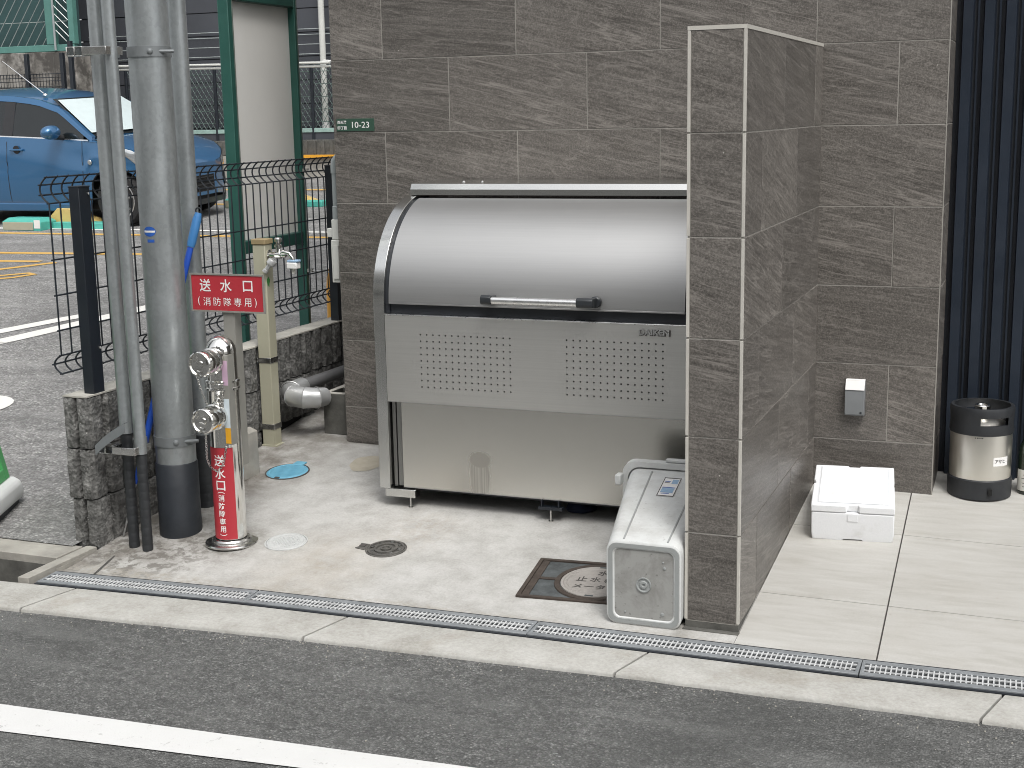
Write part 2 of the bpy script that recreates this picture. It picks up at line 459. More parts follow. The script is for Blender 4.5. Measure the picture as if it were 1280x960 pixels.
MAT['paper'] = simple('paper_label', (.66, .65, .6), .7, 0, .06)
MAT['navy'] = simple('dark_navy_metal', (.020, .028, .042), .42, .2, .15, 4, .05)
MAT['navy_back'] = simple('navy_recess', (.011, .014, .02), .6, 0, .1)
MAT['blue_handle'] = simple('blue_plastic', (.02, .085, .46), .35, 0, .1, 8)
MAT['blue_grip'] = simple('light_blue_plastic', (.05, .20, .46), .4, 0, .1, 8)
MAT['sticker_blue'] = simple('sticker_blue', (.03, .11, .42), .4)
MAT['sticker_pink'] = simple('sticker_pink', (.55, .38, .5), .5)
MAT['sticker_pale'] = simple('sticker_pale_blue', (.55, .62, .66), .5)
MAT['sticker_orange'] = simple('sticker_orange', (.72, .36, .02), .5)
MAT['plate_green'] = simple('plate_green', (.03, .075, .05), .5, 0, .08)
MAT['light_blue'] = simple('light_blue_plastic_part', (.28, .42, .58), .4)
MAT['dusty_fabric'] = simple('dark_blue_rag', (.015, .022, .05), .9, 0, .3, 20)
MAT['yellow_plastic'] = simple('yellow_orange_plastic', (.75, .36, .03), .45, 0, .12, 6)
MAT['sign_green'] = simple('green_sign_plastic', (.03, .25, .055), .45, 0, .12, 5)
MAT['sign_green_light'] = simple('light_green_sign_plastic', (.08, .36, .12), .45, 0, .1, 5)
MAT['tank_white'] = simple('white_tank_plastic', (.66, .67, .66), .5, 0, .1, 6, .1, 30)
MAT['lock_teal'] = simple('teal_lock_cover', (.08, .40, .33), .5, 0, .1, 9)
MAT['lock_yellow'] = simple('yellow_lock_flap', (.62, .45, .16), .55, 0, .12, 6)
MAT['soil'] = simple('ground_soil', (.12, .11, .1), .95, 0, .2, 3)
MAT['leaf'] = simple('green_mark', (.05, .22, .05), .7)

def carpaint():
    m = N('metallic_blue_car_paint')
    co = m.co()
    fl = m.noise(co, 900, 2, .5)
    m.set(m.ramp(fl, [(.3, (.028, .115, .25)), (.7, (.04, .155, .32))]), .3, .4, .5, 1.0)
    m.b.inputs['Coat Roughness'].default_value = .06
    return m.m
MAT['car_blue'] = carpaint()
MAT['car_glass'] = simple('tinted_car_glass', (.012, .015, .016), .04, 0, .1, 3, spec=.6)
MAT['shade'] = simple('silver_sunshade', (.55, .63, .63), .5, .1, .06, 9)
MAT['tyre'] = simple('tyre_rubber', (.018, .018, .019), .8, 0, .2, 30)
MAT['alloy'] = simple('alloy_wheel', (.55, .55, .55), .3, .8, .06)
MAT['car_trim'] = simple('black_car_trim', (.02, .02, .022), .45)
MAT['lamp_glass'] = simple('clear_lamp_lens', (.42, .44, .45), .08, .5, .1, 12)
MAT['window_dark'] = simple('street_window_glass', (.04, .045, .05), .08, 0, .1)
MAT['facade_a'] = simple('beige_render', (.50, .485, .45), .8, 0, .08, 2)
MAT['facade_b'] = simple('grey_render', (.42, .42, .41), .8, 0, .08, 2)

# ------------------------------------------------------------------ geometry helpers
def ngon_cap(a, flip): return list(reversed(a)) if flip else list(a)

class MB:
    def __init__(s): s.v = []; s.f = []
    def add(s, vs, fs):
        o = len(s.v); s.v += [Vector(v) for v in vs]; s.f += [[i + o for i in f] for f in fs]; return s
    def box(s, a, b, rz=0, c=None, rx=0):
        """axis box from corner a to b, optionally turned about its centre (or c)"""
        x0, y0, z0 = a; x1, y1, z1 = b
        vs = [Vector(p) for p in ((x0, y0, z0), (x1, y0, z0), (x1, y1, z0), (x0, y1, z0), (x0, y0, z1), (x1, y0, z1), (x1, y1, z1), (x0, y1, z1))]
        if rz or rx:
            c = Vector(c) if c else (vs[0] + vs[6]) / 2
            M_ = Matrix.Rotation(rz, 3, 'Z') @ Matrix.Rotation(rx, 3, 'X')
            vs = [M_ @ (v - c) + c for v in vs]
        return s.add(vs, [(0, 3, 2, 1), (4, 5, 6, 7), (0, 1, 5, 4), (1, 2, 6, 5), (2, 3, 7, 6), (3, 0, 4, 7)])
    def loft(s, rings, closed=True, cap0=True, cap1=True):
        n = len(rings[0]); vs = [p for r in rings for p in r]; fs = []
        for i in range(len(rings) - 1):
            for j in range(n if closed else n - 1):
                k = (j + 1) % n
                fs.append((i * n + j, i * n + k, (i + 1) * n + k, (i + 1) * n + j))
        if closed and cap0: fs.append(tuple(reversed(range(n))))
        if closed and cap1: fs.append(tuple((len(rings) - 1) * n + j for j in range(n)))
        return s.add(vs, fs)
    def tube(s, pts, r, n=12, cap=True):
        pts = [Vector(p) for p in pts]; rs = r if hasattr(r, '__len__') else [r] * len(pts)
        rings = []; up = None
        for i, p in enumerate(pts):
            if i == 0: t = pts[1] - p
            elif i == len(pts) - 1: t = p - pts[i - 1]
            else: t = (pts[i + 1] - p).normalized() + (p - pts[i - 1]).normalized()
            t.normalize()
            if up is None:
                up = Vector((0, 0, 1)) if abs(t.z) < .9 else Vector((1, 0, 0))
            a = t.cross(up).normalized(); b = a.cross(t).normalized(); up = b
            rings.append([p + rs[i] * (math.cos(2 * PI * k / n) * a + math.sin(2 * PI * k / n) * b) for k in range(n)])
        s.loft(rings, True, cap, cap); return s
    def lathe(s, prof, c=(0, 0, 0), ax=(0, 0, 1), n=32, cap=True):
        """prof: (radius, along-axis) pairs"""
        ax = Vector(ax).normalized(); c = Vector(c)
        a = ax.orthogonal().normalized(); b = ax.cross(a)
        rings = [[c + ax * h + max(r, 1e-4) * (math.cos(2 * PI * k / n) * a + math.sin(2 * PI * k / n) * b) for k in range(n)] for r, h in prof]
        return s.loft(rings, True, cap, cap)
    def prism(s, poly, ext, f):
        """poly 2d points, extruded between ext[0], ext[1]; f(u,v,w)->xyz"""
        return s.loft([[f(u, v, ext[0]) for u, v in poly], [f(u, v, ext[1]) for u, v in poly]])
    def disc(s, c, r, n=24, ax=(0, 0, 1)):
        ax = Vector(ax).normalized(); a = ax.orthogonal().normalized(); b = ax.cross(a); c = Vector(c)
        return s.add([c + r * (math.cos(2 * PI * k / n) * a + math.sin(2 * PI * k / n) * b) for k in range(n)], [list(range(n))])
    def mesh(s, name, M_=None, smooth=True, ang=32):
        me = bpy.data.meshes.new(name)
        vs = [M_ @ v for v in s.v] if M_ is not None else s.v
        me.from_pydata([tuple(v) for v in vs], [], s.f)
        bm = bmesh.new(); bm.from_mesh(me)
        bmesh.ops.recalc_face_normals(bm, faces=bm.faces); bm.to_mesh(me); bm.free()
        if smooth:
            me.polygons.foreach_set('use_smooth', [True] * len(me.polygons))
            me.set_sharp_from_angle(angle=R(ang))
        me.update()
        return me

WM = {}
def wm(o): return WM.get(o.name, Matrix.Identity(4)) if o else Matrix.Identity(4)
def tag(o, label=None, cat=None, group=None, kind=None):
    if label: o['label'] = label
    if cat: o['category'] = cat
    if group: o['group'] = group
    if kind: o['kind'] = kind
    return o
def empty(name, loc, label=None, cat=None, group=None, kind=None, rot=(0, 0, 0), parent=None):
    o = bpy.data.objects.new(name, None); COL.objects.link(o)
    o.location = loc; o.rotation_euler = rot
    o.empty_display_size = .1
    WM[o.name] = Matrix.Translation(Vector(loc)) @ __import__('mathutils').Euler(rot).to_matrix().to_4x4()
    return tag(o, label, cat, group, kind)
def put(name, mb, mat, parent=None, at=None, bevel=0, seg=2, smooth=True, ang=32, label=None, cat=None, group=None, kind=None, local=False):
    """mesh built in world coordinates; its origin goes to `at` (default: its lowest centre)"""
    if at is None:
        xs = [v.x for v in mb.v]; ys = [v.y for v in mb.v]; zs = [v.z for v in mb.v]
        at = Vector(((min(xs) + max(xs)) / 2, (min(ys) + max(ys)) / 2, min(zs)))
        if parent is not None and local: at = Vector((0, 0, 0))
    at = Vector(at)
    P = wm(parent)
    if local:                       # coordinates already in the parent's frame
        L = Matrix.Translation(at)
        W = P @ L
        me = mb.mesh(name, L.inverted(), smooth, ang)
    else:
        W = Matrix.Translation(at)
        if parent is not None:      # keep the parent's rotation
            rotm = P.to_3x3().to_4x4(); W = Matrix.Translation(at) @ rotm
        L = P.inverted() @ W
        me = mb.mesh(name, W.inverted(), smooth, ang)
    me.materials.append(mat)
    o = bpy.data.objects.new(name, me); COL.objects.link(o)
    o.parent = parent
    o.location = L.to_translation()
    WM[o.name] = W
    if bevel:
        b = o.modifiers.new('bevel', 'BEVEL'); b.width = bevel; b.segments = seg; b.limit_method = 'ANGLE'; b.angle_limit = R(35)
        b.harden_normals = False
    return tag(o, label, cat, group, kind)
def inst(name, me, parent, loc, rot=(0, 0, 0), bevel=0):
    """shared mesh placed at a world point under a parent without rotation"""
    o = bpy.data.objects.new(name, me); COL.objects.link(o)
    o.parent = parent
    P = wm(parent)
    o.location = P.inverted() @ Vector(loc); o.rotation_euler = rot
    WM[o.name] = Matrix.Translation(Vector(loc)) @ __import__('mathutils').Euler(rot).to_matrix().to_4x4()
    return o
def copy_tree(o, loc, rotz=None):
    c = o.copy(); COL.objects.link(c)
    if loc is not None:
        c.location = loc
        WM[c.name] = Matrix.Translation(Vector(loc))
        if rotz is not None: c.rotation_euler.z = rotz
    for ch in list(o.children):
        d = copy_tree(ch, None); d.parent = c
    return c

_font = None
def text_mb(txt, height, width=None, depth=.0006, bold=0.0, res=3, slices=0):
    """lettering as solid mesh, centred, in the u (right) / v (up) plane, thickness along w"""
    cu = bpy.data.curves.new('txt', 'FONT'); cu.body = txt; cu.size = 1; cu.offset = bold; cu.resolution_u = res
    cu.align_x = 'CENTER'
    o = bpy.data.objects.new('txt', cu); COL.objects.link(o)
    dg = bpy.context.evaluated_depsgraph_get(); dg.update()
    me = bpy.data.meshes.new_from_object(o.evaluated_get(dg))
    vs = [v.co.copy() for v in me.vertices]; fs = [list(p.vertices) for p in me.polygons]
    bpy.data.objects.remove(o); bpy.data.curves.remove(cu); bpy.data.meshes.remove(me)
    if not vs: return [], []
    x0, x1 = min(v.x for v in vs), max(v.x for v in vs); y0, y1 = min(v.y for v in vs), max(v.y for v in vs)
    k = height / (y1 - y0); kx = k if width is None else width / (x1 - x0)
    vs = [((v.x - (x0 + x1) / 2) * kx, (v.y - (y0 + y1) / 2) * k) for v in vs]
    if slices:
        bm = bmesh.new(); bv = [bm.verts.new((a, b, 0)) for a, b in vs]
        for q in fs:
            try: bm.faces.new([bv[i] for i in q])
            except ValueError: pass
        W2 = (x1 - x0) * kx / 2
        for k_ in range(1, slices):
            bmesh.ops.bisect_plane(bm, geom=bm.verts[:] + bm.edges[:] + bm.faces[:], plane_co=(-W2 + 2 * W2 * k_ / slices, 0, 0), plane_no=(1, 0, 0))
        bm.verts.index_update()
        vs = [(v.co.x, v.co.y) for v in bm.verts]; fs = [[v.index for v in q.verts] for q in bm.faces]; bm.free()
    return vs, fs
def lettering(name, txt, height, f, mat, parent, width=None, bold=0.0, slices=0):
    """f(u,v) -> world point; flat print laid on a surface"""
    vs, fs = text_mb(txt, height, width, bold=bold, slices=slices)
    if not vs: return None
    mb = MB(); mb.add([f(u, v) for u, v in vs], fs)
    me_at = sum(mb.v, Vector()) / len(mb.v)
    return put(name, mb, mat, parent, at=me_at, smooth=False)

def cslope(x): return 0.0840 - 0.0104 * max(-3.5, min(2, x))
def g(x, y): return -0.015 + cslope(x) * (y + 0.09) if y > -.09 else -0.015
def lotz(y): return .02 + .05 * y if y > 0 else .02

def interp(tab, x):
    if x <= tab[0][0]:
        (a, b), (c, d) = tab[0], tab[1]
    elif x >= tab[-1][0]:
        (a, b), (c, d) = tab[-2], tab[-1]
    else:
        for i in range(len(tab) - 1):
            if tab[i][0] <= x <= tab[i + 1][0]: (a, b), (c, d) = tab[i], tab[i + 1]; break
    return b + (d - b) * (x - a) / (c - a)
DC = [(-2.41, -.246), (-1.607, -.193), (-.61, -.164), (.386, -.153), (1.38, -.120), (2.38, -.09), (4, -.04)]   # drain centre line
DW = .134
def dback(x): return interp(DC, x) + DW / 2
def dfront(x): return interp(DC, x) - DW / 2
KF = [(-8, -.82), (-2.35, -.545), (-1.22, -.464), (-.237, -.422), (.828, -.403), (3, -.34), (8, -.2)]
def kfront(x): return interp(KF, x)

# ------------------------------------------------------------------ the setting: ground, road, kerb, forecourt, lot
def sheet(x0, x1, y0, y1, nx, ny, zf, skip=None):
    mb = MB(); vs = []
    for j in range(ny + 1):
        for i in range(nx + 1):
            x = x0 + (x1 - x0) * i / nx
            a = y0(x) if callable(y0) else y0; b = y1(x) if callable(y1) else y1
            y = a + (b - a) * j / ny
            vs.append((x, y, zf(x, y)))
    fs = [(j * (nx + 1) + i, j * (nx + 1) + i + 1, (j + 1) * (nx + 1) + i + 1, (j + 1) * (nx + 1) + i) for j in range(ny) for i in range(nx)]
    return mb.add(vs, fs)

put('ground', MB().add([(-300, -300, -.32), (300, -300, -.32), (300, 300, -.32), (-300, 300, -.32)], [(0, 1, 2, 3)]), MAT['soil'], at=(0, 0, 0), kind='structure')
road = put('road', sheet(-30, 30, -8.0, lambda x: kfront(x) + .03, 60, 4, lambda x, y: -.016 - .012 * min(3, max(0, -y - .4))), MAT['asphalt'], at=(0, 0, 0), smooth=False, kind='structure')
# white edge line on the road
def line_sheet(pts_top, pts_bot, z, name, mat, parent):
    n = 24; mb = MB(); x0 = -6; x1 = 6; vs = []
    for i in range(n + 1):
        x = x0 + (x1 - x0) * i / n
        for tab in (pts_bot, pts_top):
            y = interp(tab, x); vs.append((x, y, z(y)))
    fs = [(2 * i, 2 * i + 2, 2 * i + 3, 2 * i + 1) for i in range(n)]
    mb.add(vs, fs); return put(name, mb, mat, parent, at=(0, 0, 0), smooth=False)
rz_ = lambda y: -.016 - .012 * min(3, max(0, -y - .4)) + .004
line_sheet([(-1.83, -1.138), (-.456, -1.058)], [(-1.703, -1.274), (-.832, -1.196)], rz_, 'edge_line', MAT['white_paint'], road)
put('pavement', MB().box((-30, -10.5, -.3), (30, -8.0, .08)), MAT['kerb'], at=(0, 0, 0), kind='structure')

# kerb: bed with stones
kb = sheet(-20, 20, kfront, lambda x: dfront(x) + .0, 60, 1, lambda x, y: -.022)
kerb = put('kerb', kb, MAT['dark_joint'], at=(0, 0, 0), smooth=False, kind='structure')
kj = [-2.245 - 1.0 * i for i in range(6, 0, -1)] + [-2.245, -1.225, -.237, .752, 1.75, 2.75, 3.75, 4.75]
for i in range(len(kj) - 1):
    a, b = kj[i] + .004, kj[i + 1] - .004
    mb = MB(); n = 10; rings = []
    rnd = random.Random(i)
    for k in range(n + 1):
        x = a + (b - a) * k / n
        sk = .035 if True else 0
        yf = kfront(x) + (rnd.random() - .5) * .006 * (0 < k < n); yb = dfront(x) - .012
        z = -.004
        rings.append([(x - .03, yf, -.05), (x - .03, yf, z - .006), (x - .029, yf + .006, z), (x + .02, yb - .003, z), (x + .02, yb, z - .004), (x + .02, yb, -.05)])
    mb.loft(rings)
    put('kerb_stone', mb, MAT['kerb'], kerb, ang=50)

gm = MB(); rg_ = random.Random(11)
for i in range(420):
    x = rg_.uniform(-3.2, 2.2); dy = abs(rg_.gauss(0, .05)) if i % 3 else rg_.uniform(0, 1.0)
    y = kfront(x) - dy - .004; r = rg_.uniform(.0012, .0034)
    z = -.016 - .012 * min(3, max(0, -y - .4))
    gm.lathe([(r * .7, 0), (r, r * .5), (r * .5, r * 1.1)], (x, y, z - .0003), (rg_.uniform(-.3, .3), rg_.uniform(-.3, .3), 1), 5)
put('road_grit', gm, MAT['plain_conc'], kind='stuff', label='loose grit gathered on the asphalt along the pale kerb', smooth=False)

# concrete forecourt (left of the wing wall), cut open over nothing: one sheet with thickness
PIT_X0, PIT_X1, PIT_Y0, PIT_Y1 = -3.6, -2.47, -.335, -.115
def court_back(x): return 1.37 if x > -2.07 else 6.0
m1 = sheet(-2.42, -.0, lambda x: dback(x) + .006, 1.36, 40, 26, g)
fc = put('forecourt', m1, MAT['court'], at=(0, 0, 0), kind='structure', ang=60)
m2 = sheet(-2.44, -2.06, 1.36, 6.0, 6, 12, g)
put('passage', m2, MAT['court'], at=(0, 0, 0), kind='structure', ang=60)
put('forecourt_edge', MB().add([(x, dback(x) + .006, z) for x in (-2.42, -1.607, -.61, .386, 2.6) for z in (-.2, g(x, -.09) - .001)],
    [(2 * i, 2 * i + 2, 2 * i + 3, 2 * i + 1) for i in range(4)]), MAT['plain_conc'], at=(0, 0, 0), smooth=False, kind='structure')
# dark slab joint running from the block wall foot to the drain
jt = MB(); p0 = Vector((-2.32, .02)); p1 = Vector((-2.275, -.17))
for a, b in ((p0, p1),):
    n_ = Vector((b.y - a.y, a.x - b.x)).normalized() * .003
    vs = [(*(a + n_), 0), (*(a - n_), 0), (*(b - n_), 0), (*(b + n_), 0)]
    jt.add([(x, y, g(x, y) + .002) for x, y, _ in vs], [(0, 1, 2, 3)])
put('slab_joint', jt, MAT['dark_joint'], fc, smooth=False)

# open catch pit left of the drain, in a concrete rim
pit = MB()
def pbox(x0, x1, y0, y1, z0, z1): pit.box((x0, y0, z0), (x1, y1, z1))
pbox(-3.9, PIT_X1 + .0, PIT_Y1, .03, -.30, .017)           # back rim
pbox(-3.9, PIT_X1 + .0, -.42, PIT_Y0, -.30, -.006)         # front lip
pbox(PIT_X1, -2.425, -.32, .055, -.30, .012)               # right rim
pbox(-3.9, PIT_X1, PIT_Y0, PIT_Y1, -.31, -.285)            # floor
put('catch_pit', pit, MAT['plain_conc'], kind='structure', bevel=.002, at=(-3, -.2, -.3), label='open concrete catch pit')
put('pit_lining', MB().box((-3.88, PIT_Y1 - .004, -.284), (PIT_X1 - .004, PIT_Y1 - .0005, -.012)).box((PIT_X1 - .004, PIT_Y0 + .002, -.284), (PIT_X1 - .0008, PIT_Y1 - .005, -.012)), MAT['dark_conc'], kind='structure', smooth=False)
db = MB(); rr = random.Random(3)
for i in range(40):
    x = rr.uniform(-3.2, -2.5); y = rr.uniform(PIT_Y0 + .02, PIT_Y1 - .02); r = rr.uniform(.006, .022)
    db.lathe([(r * .6, 0), (r, r * .4), (r * .5, r * .8)], (x, y, -.285), (rr.uniform(-.4, .4), rr.uniform(-.4, .4), 1), 6)
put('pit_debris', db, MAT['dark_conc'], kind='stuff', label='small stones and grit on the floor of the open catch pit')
# right of the pit: concrete strip between pit rim and forecourt
put('concrete_strip', MB().box((-2.423, dback(-2.42) + .002, -.3), (-2.421, .06, .0)), MAT['plain_conc'], kind='structure', smooth=False)

# parking lot
lotm = MB()
def lz(x, y): return lotz(y)
xs = [-60, -30, -15, -10, -7, -5, -4, -3, -2.50]
ys = [.0115, .3, 1, 2, 4, 6, 8, 10, 12, 14.6]
vs = [(x, y, lotz(y)) for y in ys for x in xs]
fs = [(j * len(xs) + i, j * len(xs) + i + 1, (j + 1) * len(xs) + i + 1, (j + 1) * len(xs) + i) for j in range(len(ys) - 1) for i in range(len(xs) - 1)]
lotm.add(vs, fs)
lot = put('parking_lot', lotm, MAT['lot'], at=(0, 0, 0), smooth=False, kind='structure')
put('lot_floor_edge', MB().box((-60, -.42, -.3), (-3.9, .01, .012)), MAT['plain_conc'], at=(-6, 0, -.3), kind='structure', smooth=False)
put('lot_behind_building', sheet(-2.56, 12, lambda x: 9.0, 14.6, 4, 3, lz), MAT['lot'], at=(0, 0, 0), smooth=False, kind='structure')
def lot_paint(name, poly, mat, dz=.004):
    mb = MB().add([(x, y, lotz(y) + dz) for x, y in poly], [list(range(len(poly)))])
    return put(name, mb, mat, lot, smooth=False)
def strip(p, q, w):
    p = Vector(p); q = Vector(q); n_ = Vector((p.y - q.y, q.x - p.x)).normalized() * w / 2
    return [p + n_, p - n_, q - n_, q + n_]
lot_paint('bay_line', strip((-5.62, 2.6), (-5.50, 3.06), .09) , MAT['far_paint'])
def curve_paint(name, pts, w, mat):
    P = [Vector(p) for p in pts]; mb = MB(); vs = []
    for i, p in enumerate(P):
        t = (P[min(i + 1, len(P) - 1)] - P[max(i - 1, 0)]).normalized(); n_ = Vector((-t.y, t.x)) * w / 2
        ww = 1 if 0 < i < len(P) - 1 else .5
        for q in (p + n_, p - n_): vs.append((q.x, q.y, lotz(q.y) + .004))
    mb.add(vs, [(2 * i, 2 * i + 1, 2 * i + 3, 2 * i + 2) for i in range(len(P) - 1)])
    return put(name, mb, mat, lot, smooth=False)
curve_paint('white_curve', [(-5.72, 2.4), (-5.58, 2.8), (-5.48, 3.2), (-5.38, 3.7), (-5.28, 4.25), (-5.18, 4.8), (-5.1, 5.4)], .16, MAT['far_paint'])
curve_paint('white_curve', [(-5.98, 2.7), (-5.84, 3.1), (-5.73, 3.45), (-5.62, 3.78), (-5.53, 4.0)], .14, MAT['far_paint'])
lot_paint('white_end_mark', [(-4.28 + .24 * math.cos(a) - .19, 1.62 + .24 * math.sin(a)) for a in [2 * PI * k / 24 for k in range(24)]], MAT['far_paint'])
lot_paint('yellow_line', strip((-11, 6.42), (-6.6, 6.72), .10), MAT['yellow_paint'])
lot_paint('yellow_line', strip((-11, 5.95), (-7.75, 6.15), .09), MAT['yellow_paint'])
lot_paint('yellow_line', strip((-8.3, 4.9), (-7.55, 6.12), .09), MAT['yellow_paint'])
lot_paint('yellow_line', strip((-12, 7.85), (-5.2, 7.95), .10), MAT['yellow_paint'])
lot_paint('yellow_line', strip((-12, 8.22), (-5.2, 8.32), .09), MAT['far_paint'])
lot_paint('yellow_line', strip((-12, 10.55), (-5.5, 10.65), .10), MAT['yellow_paint'])
lot_paint('yellow_line', strip((-12, 12.2), (-5.5, 12.3), .12), MAT['yellow_paint'])
curve_paint('yellow_digit', [(-7.85, 5.0), (-7.6, 5.12), (-7.35, 5.32), (-7.28, 5.5), (-7.38, 5.55), (-7.55, 5.38), (-7.62, 5.2)], .07, MAT['yellow_paint'])

# ------------------------------------------------------------------ tiled building
YB = 1.370; XL, XR_ = -2.071, .4505; XJ = -1.825
GAP = .0034; TH = .0018
bld = empty('tiled_building', (XL, YB, 0), 'grey brown stone tiled building wall behind the stainless refuse cabinet', 'building')
NR = 14
put('wall', MB().box((XL + TH, YB + TH, -.1), (XR_ - TH, 9.0, 9.5)), MAT['grout'], bld, smooth=False)
tile_cache = {}
def tile_mesh(w, h):
    k = (round(w, 3), round(h, 3))
    if k not in tile_cache:
        mb = MB().box((0, 0, 0), (w, TH + .004, h))
        me = mb.mesh('tile', None, False)
        # small arris so the joints catch light
        bm = bmesh.new(); bm.from_mesh(me)
        es = [e for e in bm.edges if all(v.co.y < 1e-6 for v in e.verts)]
        bmesh.ops.bevel(bm, geom=es, offset=.0012, segments=1, affect='EDGES')
        bm.to_mesh(me); bm.free()
        me.materials.append(MAT['tile']); tile_cache[k] = me
    return tile_cache[k]
def tile_face(parent, org, ax, length, joints, z0, z1, rot):
    """row of tiles from org along ax; joints are positions of the vertical joints"""
    cuts = [0] + [j for j in sorted(joints) if .03 < j < length - .03] + [length]
    for a, b in zip(cuts[:-1], cuts[1:]):
        w = b - a - GAP; h = z1 - z0 - GAP
        p = Vector(org) + Vector(ax) * (a + GAP / 2); p.z = z0 + GAP / 2
        jit = random.uniform(-.0007, .0007)
        nrm = Vector((ax[1], -ax[0], 0))
        inst('tile', tile_mesh(w, h), parent, p + nrm * jit, (0, 0, rot))
GOR = lambda x, y: g(x, y)
for r in range(NR):
    z0 = r * .3; z1 = z0 + .3
    if r == 0: z0 = .02
    evn = (r % 2 == 0)
    jj = [XJ + .6 * k + (0 if evn else .3) - XL for k in range(-1, 6)]
    # main face; the wing wall stands against it
    tile_face(bld, (XL, YB, 0), (1, 0, 0), XR_ - XL, jj, z0, z1, 0)
    # right return and left return
    tile_face(bld, (XR_, YB + .004, 0), (0, 1, 0), .33, [], z0, z1, R(90))
    if r < 14:
        pass
# left return: faces -x
for r in range(NR):
    z0 = max(.02, r * .3); z1 = r * .3 + .3
    L = 4.0; cuts = [0] + [.25 + .6 * k + (0 if r % 2 else .3) for k in range(7)]
    cuts = [c for c in cuts if c < L] + [L]
    for a, b in zip(cuts[:-1], cuts[1:]):
        inst('tile', tile_mesh(b - a - GAP, z1 - z0 - GAP), bld, (XL, YB + b - GAP / 2, z0 + GAP / 2), (0, 0, R(-90)))
# slim corner trims on the right-hand corner
put('corner_trim', MB().box((XR_ - .003, YB - .0006, .02), (XR_ + .0008, YB + .0035, 4.2)), MAT['grout'], bld, smooth=False)
put('upper_wall', MB().box((XL, YB + .0, 4.205), (XR_, 8.9, 9.4)), MAT['plaster'], bld, smooth=False)

# ------------------------------------------------------------------ wing wall
WX = -.1687
wing = empty('wing_wall', (WX / 2, .7, 0), 'freestanding tiled wing wall with pale metal corner trims between cabinet bay and entrance', 'wall')
put('wall_core', MB().box((WX + TH, TH, .0165), (-TH, YB + .004, 1.8 - .009)), MAT['grout'], wing, smooth=False)
TR = .0085
wrow = [(.0, .3)] + [(.3 * k, .3 * k + .3) for k in range(1, 6)]
for r, (z0, z1) in enumerate(wrow):
    zz0 = .018 if r == 0 else z0
    zz1 = z1 - (.009 if r == 5 else 0)
    tile_face(wing, (WX + TR, 0, 0), (1, 0, 0), -WX - 2 * TR, [], zz0, zz1, 0)
    ja = [.6, 1.2] if r % 2 else [.25, .85]
    L = YB - TR - .002
    tile_face(wing, (0, TR, 0), (0, 1, 0), L, ja, zz0, zz1, R(90))
    cuts = [0] + ja + [L]
    for a, b in zip(cuts[:-1], cuts[1:]):
        inst('tile', tile_mesh(b - a - GAP, zz1 - zz0 - GAP), wing, (WX, TR + b - GAP / 2, zz0 + GAP / 2), (0, 0, R(-90)))
    for x0, x1 in ((WX - .0012, WX + TR - .001), (-TR + .001, .0012)):
        put('corner_trim', MB().box((x0, -.0012, zz0 + .003), (x1, TR - .001, zz1 - .003)), MAT['trim'], wing, bevel=.0008, smooth=False)
put('top_trim', MB().box((WX - .0015, -.0015, 1.7885), (.0015, .0075, 1.8)), MAT['trim'], wing, smooth=False)
put('top_trim', MB().box((-.0075, .0080, 1.7885), (.0015, YB - .001, 1.8)), MAT['trim'], wing, smooth=False)
put('top_trim', MB().box((WX - .0015, .0080, 1.7885), (WX + .0075, YB - .001, 1.8)), MAT['trim'], wing, smooth=False)
put('top_tile', MB().box((WX + .009, .009, 1.785), (-.009, YB - .001, 1.7975)), MAT['tile'], wing, smooth=False)
put('base_skirt', MB().box((WX + .0015, .0012, -.08), (-.0015, YB, .0160)), MAT['dark_conc'], wing, smooth=False)
put('base_skirt', MB().box((WX - .004, -.016, -.08), (.004, .0035, -.004)), MAT['dark_conc'], wing, bevel=.003)

# ------------------------------------------------------------------ beige entrance floor of large tiles
AFL = -.033
bed = sheet(.001, 3.6, lambda x: dback(x) + .007, 1.66, 20, 12, lambda x, y: g(x, y) - .004)
ent = put('entrance_floor', bed, MAT['dark_joint'], at=(0, 0, 0), kind='structure', smooth=False)
ca, sa = math.cos(R(-1.2)), math.sin(R(-1.2))
def fl(u, v):   # tile grid frame: origin at a joint crossing
    return (.413 + u * ca - v * sa * -1 * -1, .310 + u * sa * 0 + v)
xj = lambda y: .417 - .030 * y          # the long joint leans a little
rows = [(-.5, .310), (.314, .925), (.929, 1.70)]
for (ya, yb) in rows:
    for k in (-1, 0, 1, 2, 3, 4):
        def cx(kk, y): return xj(y) + kk * .6
        x0f = lambda y: max(.002, cx(k, y) + .0025); x1f = lambda y: cx(k + 1, y) - .0025
        y0 = lambda x: max(ya, dback(x) + .010); y1 = yb if yb < 1.6 else 1.655
        vs = []; nx, ny = 3, 3
        for j in range(ny + 1):
            for i in range(nx + 1):
                yy = (ya if ya > -.4 else None)
                xa = x0f(.3); xb = x1f(.3); x_ = xa + (xb - xa) * i / nx
                a_ = y0(x_); y_ = a_ + (y1 - a_) * j / ny
                xa = x0f(y_); xb = x1f(y_); x_ = xa + (xb - xa) * i / nx
                vs.append((x_, y_, g(x_, y_) + .002))
        fs = [(j * (nx + 1) + i, j * (nx + 1) + i + 1, (j + 1) * (nx + 1) + i + 1, (j + 1) * (nx + 1) + i) for j in range(ny) for i in range(nx)]
        mb = MB().add(vs, fs)
        # edges down into the joint
        per = [i for i in range(nx + 1)] + [(j * (nx + 1) + nx) for j in range(1, ny + 1)] + [ny * (nx + 1) + i for i in range(nx - 1, -1, -1)] + [j * (nx + 1) for j in range(ny - 1, 0, -1)]
        n0 = len(mb.v); low = [mb.v[i] - Vector((0, 0, .006)) for i in per]
        mb.v += low
        for a in range(len(per)):
            b = (a + 1) % len(per); mb.f.append([per[a], per[b], n0 + b, n0 + a])
        put('floor_tile', mb, MAT['floor_tile'], ent, smooth=False)

